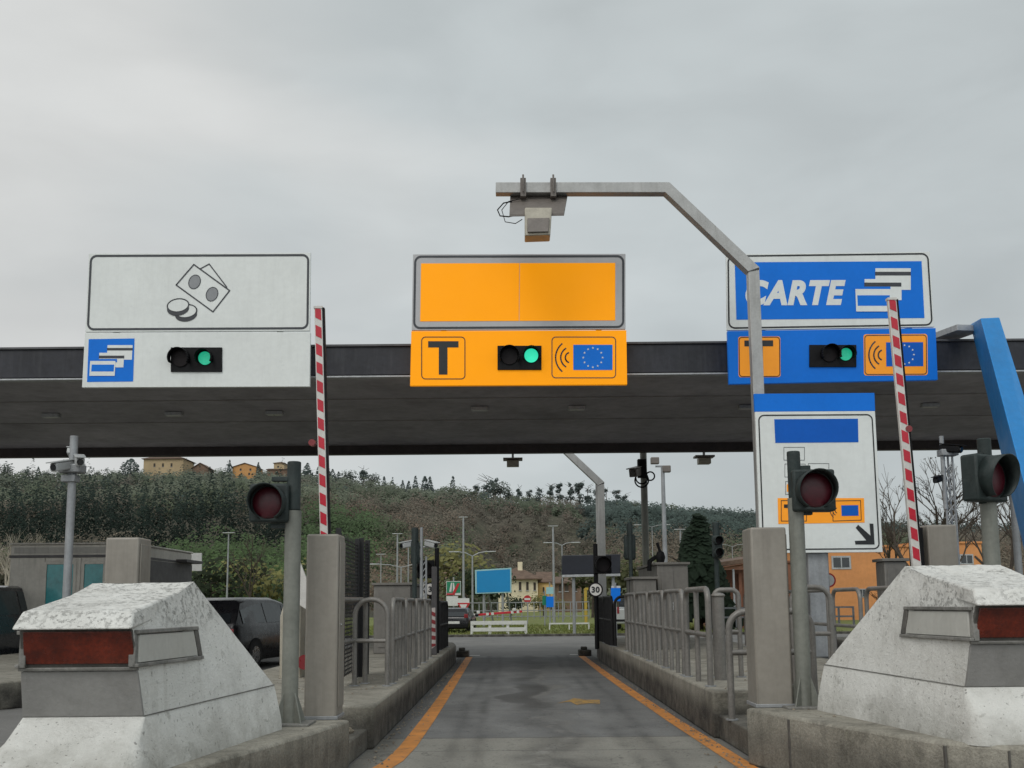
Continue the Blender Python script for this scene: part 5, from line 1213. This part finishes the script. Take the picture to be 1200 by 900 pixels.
t,p=board('motorway_sign','green square motorway sign crossed by a red diagonal bar',rc(523,681,540,697.5),56.5,'plate_white')
g=MB(); pf(g,rect(523.6,681.6,539.4,694.6),56.48); g.build('green_field','sign_green',p,sm=0)
g=MB(); pf(g,[(526.2,693.5),(529,693.5),(530,683),(528.6,683)],56.47); g.build('carriageway','plate_white',p,sm=0); g=MB(); pf(g,[(530.6,693.5),(533.4,693.5),(532,683),(530.8,683)],56.47); g.build('carriageway','plate_white',p,sm=0)
g=MB(); pf(g,[(530,695),(533.5,695),(538.8,683.6),(536,683.6)],56.46); g.build('red_bar','sign_red',p,sm=0)
g=MB(); pf(g,rect(523.4,695.2,533,697.2),56.47); g.build('red_band','sign_red',p,sm=0)
board('information_sign','white rectangular sign below the green motorway sign',rc(523,698.6,536.5,710),56,'plate_white',post=False)
c=U(540,0,56); 
t=thing('yield_sign','white panel with red rimmed yield triangle below the green motorway sign','sign',(U(543,720,55).x,55,0))
p=MB().prism([U(x,y,55) for x,y in rc(536.3,701,550,709)[::-1]],(0,.03,0)).build('panel','plate_white',t)
MB().prism([U(x,y,54.97) for x,y in ((543,720),(551,706.5),(536,706.5))],(0,.02,0)).build('triangle','sign_red',t); MB().prism([U(x,y,54.955) for x,y in ((543,716),(547.8,708.2),(538.4,708.2))],(0,.01,0)).build('triangle_face','plate_white',t)
c=U(543,0,55.06); MB().cyl((c.x,55.06,0),(c.x,55.06,U(0,704,55).z),.035,8).build('post','galvanised',t)
t=disc_sign('no_entry_sign','round red no entry sign before the cream house',618,702,66,.24,'sign_red','sign_red',None,0,pm_='galvanised')
g=MB(); pf(g,rect(614.6,700.9,621.4,703.2),65.98); g.build('white_bar','plate_white',t,sm=0)
t,p=board('direction_sign','stacked pale green and blue road signs on a post beside the yellow house',rc(640,688,648.6,696),60,'billboard_rim')
t,p=board('direction_sign','blue road sign under the pale green one',rc(640,699,648.8,711.5),59.9,'sign_blue',post=False)
board('direction_sign','teal sign half behind the stacked road signs',rc(635.6,698,641,709),60.3,'sign_green')
board('direction_sign','small blue sign right of the round 30 sign',rc(716,689,727,704.5),40,'sign_blue')
board('direction_sign','small white strip on top of the small blue sign',rc(716.5,686.5,727,689),40.1,'plate_white',post=False)
Y=44; t=thing('message_board','wide dark electronic message board over the far road','message board',(U(692,650,Y).x,Y,0))
MB().prism([U(x,y,Y) for x,y in ((658.5,673.5),(727,672),(727,649.5),(658.5,650.8))],(0,.35,0)).build('cabinet','led_dark',t,.02)
MB().prism([U(x,y,Y-.05) for x,y in ((659,676.5),(727,675),(727,672.2),(659,673.7))],(0,.5,0)).build('ledge','trim_light',t,.01)
for px in (661,704): c=U(px,0,Y+.2); MB().cyl((c.x,Y+.2,0),(c.x,Y+.2,U(0,660,Y).z),.07,10).build('post','galvanised',t)
t=thing('marker_post','yellow upright post beside the exit rails','post',(U(686.5,0,66).x,66,0)); c=U(686.5,712,66); MB().bx(c.x-.09,c.x+.09,66,66.12,0,U(0,695.5,66).z).build('post','yellow_paint_metal',t,.02); MB().bx(c.x-.02,c.x+.3,65.98,66.14,U(0,697.5,66).z,U(0,695,66).z+.02).build('cap','yellow_paint_metal',t,.01)
# ================================================================== STREET LAMPS
def lamp(label,px,yt,Y,arms=1,w=.12,hw=.9,group=None,lift=.15,flood=False):
    a=U(px,yt,Y); t=thing('street_lamp',label,'street lamp',(a.x,Y,hz(a.x,Y)),0,group); z0=hz(a.x,Y)
    w*=.72; MB().tube([(a.x,Y,z0),(a.x,Y,a.z)],[w*.6,w*.38],8).build('pole','galvanised',t,sm=60)
    if arms==0: MB().bx(a.x-.35,a.x+.35,Y-.1,Y+.1,a.z,a.z+.05).build('lamp_head','trim_light',t,.02)
    if arms>=1:
        for s in ((-1,1) if arms==2 else (1,)):
            MB().tube([(a.x,Y,a.z-.05),(a.x+s*hw*.5,Y,a.z+lift*.7),(a.x+s*hw,Y,a.z+lift)],w*.28,6).build('arm','galvanised',t)
            MB().bx(*sorted((a.x+s*hw,a.x+s*(hw+.7))),Y-.12,Y+.12,a.z+lift-.03,a.z+lift+.04).build('lamp_head','trim_light',t,.02)
    if flood:
        for dx,dz in ((-.35,.25),(.12,-.1)):
            MB().bx(a.x+dx-.14,a.x+dx+.2,Y-.15,Y+.1,a.z+dz-.14,a.z+dz+.14).build('floodlight','box_taupe',t,.03)
        MB().bx(a.x-.3,a.x+.25,Y-.03,Y+.03,a.z-.02,a.z+.05).build('cross_arm','galvanised',t)
    return t
lamp('short headed lamp post beyond the black hatchback',268,625,60,0,w=.14)
lamp('T headed lamp post left of the twin white cameras',465.8,626,70,0,w=.2)
lamp('plain headed lamp post just left of the dark left island signal',478.6,641,66,0,w=.14)
lamp('low lamp post nearest the mesh fence',446.5,650,72,0,w=.12)
lamp('low lamp post between the taller ones left of the white cameras',470,664,62,2,w=.14,hw=1.3)
lamp('tall T headed lamp post left of the blue billboard',543,606.5,78,0,w=.26)
lamp('double armed lamp post at the left edge of the blue billboard',553.6,651,70,2,w=.2,hw=.9,lift=.25)
lamp('tall lamp post left of the dark message board',648,617,70,0,w=.24)
lamp('double armed lamp post behind the tall one near the dark message board',658.5,638.5,72,2,w=.16,hw=.6)
lamp('tall floodlight mast right of the coiled cable pole',776.5,547,42,9,w=.2,flood=True) if False else lamp('tall floodlight mast right of the coiled cable pole',776.5,547,42,-1,w=.28,flood=True)
lamp('lamp post between the floodlight mast and the cypress',797,621,60,0,w=.16)
lamp('double armed lamp post on the slope behind the coiled cable pole',764,617,95,2,w=.12,hw=1.0)
lamp('double armed lamp post right of the cypress on the slope',858,640,90,2,w=.12,hw=.9)
# ================================================================== HOUSES
def house(name,label,px0,px1,yeave,Y,D,z0,wall,wins=(),ridge=1.2,over=.4,roofm='roof_tile',rot=0,chim=None,hip=False,gable=False):
    a=U(px0,yeave,Y); b=U(px1,yeave,Y); z1=a.z; t=thing(name,label,'house',((a.x+b.x)/2,Y,z0))
    g=MB(); g.bx(a.x,b.x,Y,Y+D,z0,z1)
    if gable: g.prism([(a.x,Y,z1),(b.x,Y,z1),((a.x+b.x)/2,Y,z1+ridge*.92)],(0,D,0))
    g.build('wall',wall,t)
    g=MB(); x0,x1,y0,y1=a.x-over,b.x+over,Y-over,Y+D+over
    if gable:
        xm=(x0+x1)/2
        g.hexa([(x0,y0,z1-.1),(xm,y0,z1+ridge),(xm,y1,z1+ridge),(x0,y1,z1-.1),(x0,y0,z1+.08),(xm,y0,z1+ridge+.2),(xm,y1,z1+ridge+.2),(x0,y1,z1+.08)])
        g.hexa([(xm,y0,z1+ridge),(x1,y0,z1-.1),(x1,y1,z1-.1),(xm,y1,z1+ridge),(xm,y0,z1+ridge+.2),(x1,y0,z1+.08),(x1,y1,z1+.08),(xm,y1,z1+ridge+.2)])
    else:
        i_=(D/2 if hip else 0); i_=min(i_,(x1-x0)/2-.3); ym=(y0+y1)/2
        g.add([(x0,y0,z1+.003),(x1,y0,z1+.003),(x1,y1,z1+.003),(x0,y1,z1+.003),(x0,y0,z1+.15),(x1,y0,z1+.15),(x1,y1,z1+.15),(x0,y1,z1+.15),(x0+i_,ym,z1+ridge),(x1-i_,ym,z1+ridge)],[(3,2,1,0),(0,1,5,4),(1,2,6,5),(2,3,7,6),(3,0,4,7),(4,5,9,8),(6,7,8,9),(5,6,9),(7,4,8)])
    rf=g.build('roof',roofm,t,sm=0)
    if chim: g=MB(); c=U(chim,0,Y+D*.4); g.bx(c.x-.35,c.x+.35,Y+D*.35,Y+D*.45,z1,z1+ridge+.8); g.build('chimney',wall,rf)
    for x0_,y0_,x1_,y1_ in wins:
        p=U(x0_,y0_,Y); q=U(x1_,y1_,Y); w_=MB().bx(p.x,q.x,Y-.06,Y+.02,q.z,p.z).build('window','shutter',t)
        MB().bx(p.x-.06,q.x+.06,Y-.12,Y-.062,q.z-.12,q.z-.02).build('sill','trim_light',w_)
    return t
house('house','cream two storey house with dark shutters right of the blue billboard',584,630,679.5,150,9,0,'plaster_cream',[(608,682,611,691.5),(616.5,682,619.5,691.5),(625.2,682.5,628,691.5),(608,701,611,710),(625.5,700.5,628,709.5)],ridge=1.9,over=.7,hip=True,chim=603)
house('house','yellow gabled house behind the blue road sign',631,652,683,158,9,0,'plaster_yellow',[(636,688,638,694),(644,688,646,694)],ridge=1.8,over=.3,gable=False)
house('house','brown plastered house right of the yellow gabled one',653,681,684,140,8,0,'plaster_brown',[(655,685.5,657.5,693),(662,684.8,666,692.5),(673.5,685.5,676,692.5)],ridge=1.0,over=.5)
zr=lambda px: hz((px-600)/1200*418,418)
house('villa','large beige hilltop villa under the canopy edge',168.5,215,538,415,14,zr(190)-2,'plaster_hill',[(180,543,182,547),(190,543,192,547),(200,543,202,547)],ridge=2.6,over=.8,hip=True)
house('house','small grey roofed hilltop house between the villa and the orange house',225,244,549,417,9,zr(235)-2,'plaster_brown',ridge=2.2,gable=True)
house('house','bright orange hilltop house with small dark windows',272.5,301,547.5,414,10,zr(286)-3,'plaster_hill_orange',[(281,549,283,551.5),(292.5,549,294.5,551.5),(282,554,284,556.5),(291,554,293,556.5)],ridge=1.6,gable=True)
house('tower_house','cream hilltop house with a square tower left of the traffic light',321,333,543,414,6,zr(326)-3,'plaster_hill',[(325,546,327,548)],ridge=1.0,hip=True)
house('house','low dull hilltop house around the square tower',313,345,550.5,412,8,zr(328)-3,'plaster_brown',[(323,552,326,554)],ridge=1.0)
# low buildings at the right
def blk(name,label,px0,px1,yt,Y,D,wall,wins=()):
    a=U(px0,yt,Y); b=U(px1,yt,Y); t=thing(name,label,'building',((a.x+b.x)/2,Y,0)); MB().bx(a.x,b.x,Y,Y+D,0,a.z).build('wall',wall,t,.02)
    MB().bx(a.x-.1,b.x+.1,Y-.1,Y+D+.1,a.z+.002,a.z+.14).build('parapet',wall,t,.01)
    for x0_,y0_,x1_,y1_ in wins:
        p=U(x0_,y0_,Y); q=U(x1_,y1_,Y); w_=MB().bx(p.x,q.x,Y-.04,Y+.02,q.z,p.z).build('window','trim_light',t)
        k=(q.x-p.x)*.09; MB().bx(p.x+k,q.x-k,Y-.045,Y-.0401,q.z+k,p.z-k).build('pane','glass_dark',w_); MB().bx((p.x+q.x)/2-k*.3,(p.x+q.x)/2+k*.3,Y-.055,Y-.0455,q.z+k,p.z-k).build('mullion','trim_light',w_)
    return t
blk('office_building','low flat orange office building behind the lane board',944,1070,642,70,12,'plaster_orange',[(974,651.5,997.5,667),(1005,690,1016,700)])
blk('office_building','right wing of the orange office building above the right barrier',1072,1150,637.5,74,12,'plaster_orange',[(1124,649.5,1141,661.5)])
blk('office_wing','darker low orange wing left of the lane board post',880,946,660,62,9,'terracotta_wall',[(900,670,912,684)])
t=thing('pavilion','dark terracotta pavilion with slanting tiled roof right of the cypress','building',(U(860,700,50).x,50,0))
a=U(843,668,50); b=U(900,668,50); MB().bx(a.x,b.x,50,55,0,a.z).build('wall','terracotta_wall',t,.02)
g=MB(); g.hexa([U(822,667.5,49),U(905,655,49),U(905,652,56),U(822,664,56)]+[p+Vector((0,0,.22)) for p in (U(822,667.5,49),U(905,655,49),U(905,652,56),U(822,664,56))]); g.build('roof','roof_tile',t,.02)
MB().bx(U(834,0,49.3).x,U(836,0,49.3).x,49.3,49.4,0,U(835,667,49.3).z).build('column','trim_light',t)
MB().bx(*[U(839,0,49.9).x,U(842,0,49.9).x],49.6,49.9,0,U(840,672,49.9).z).build('column','terracotta_wall',t)
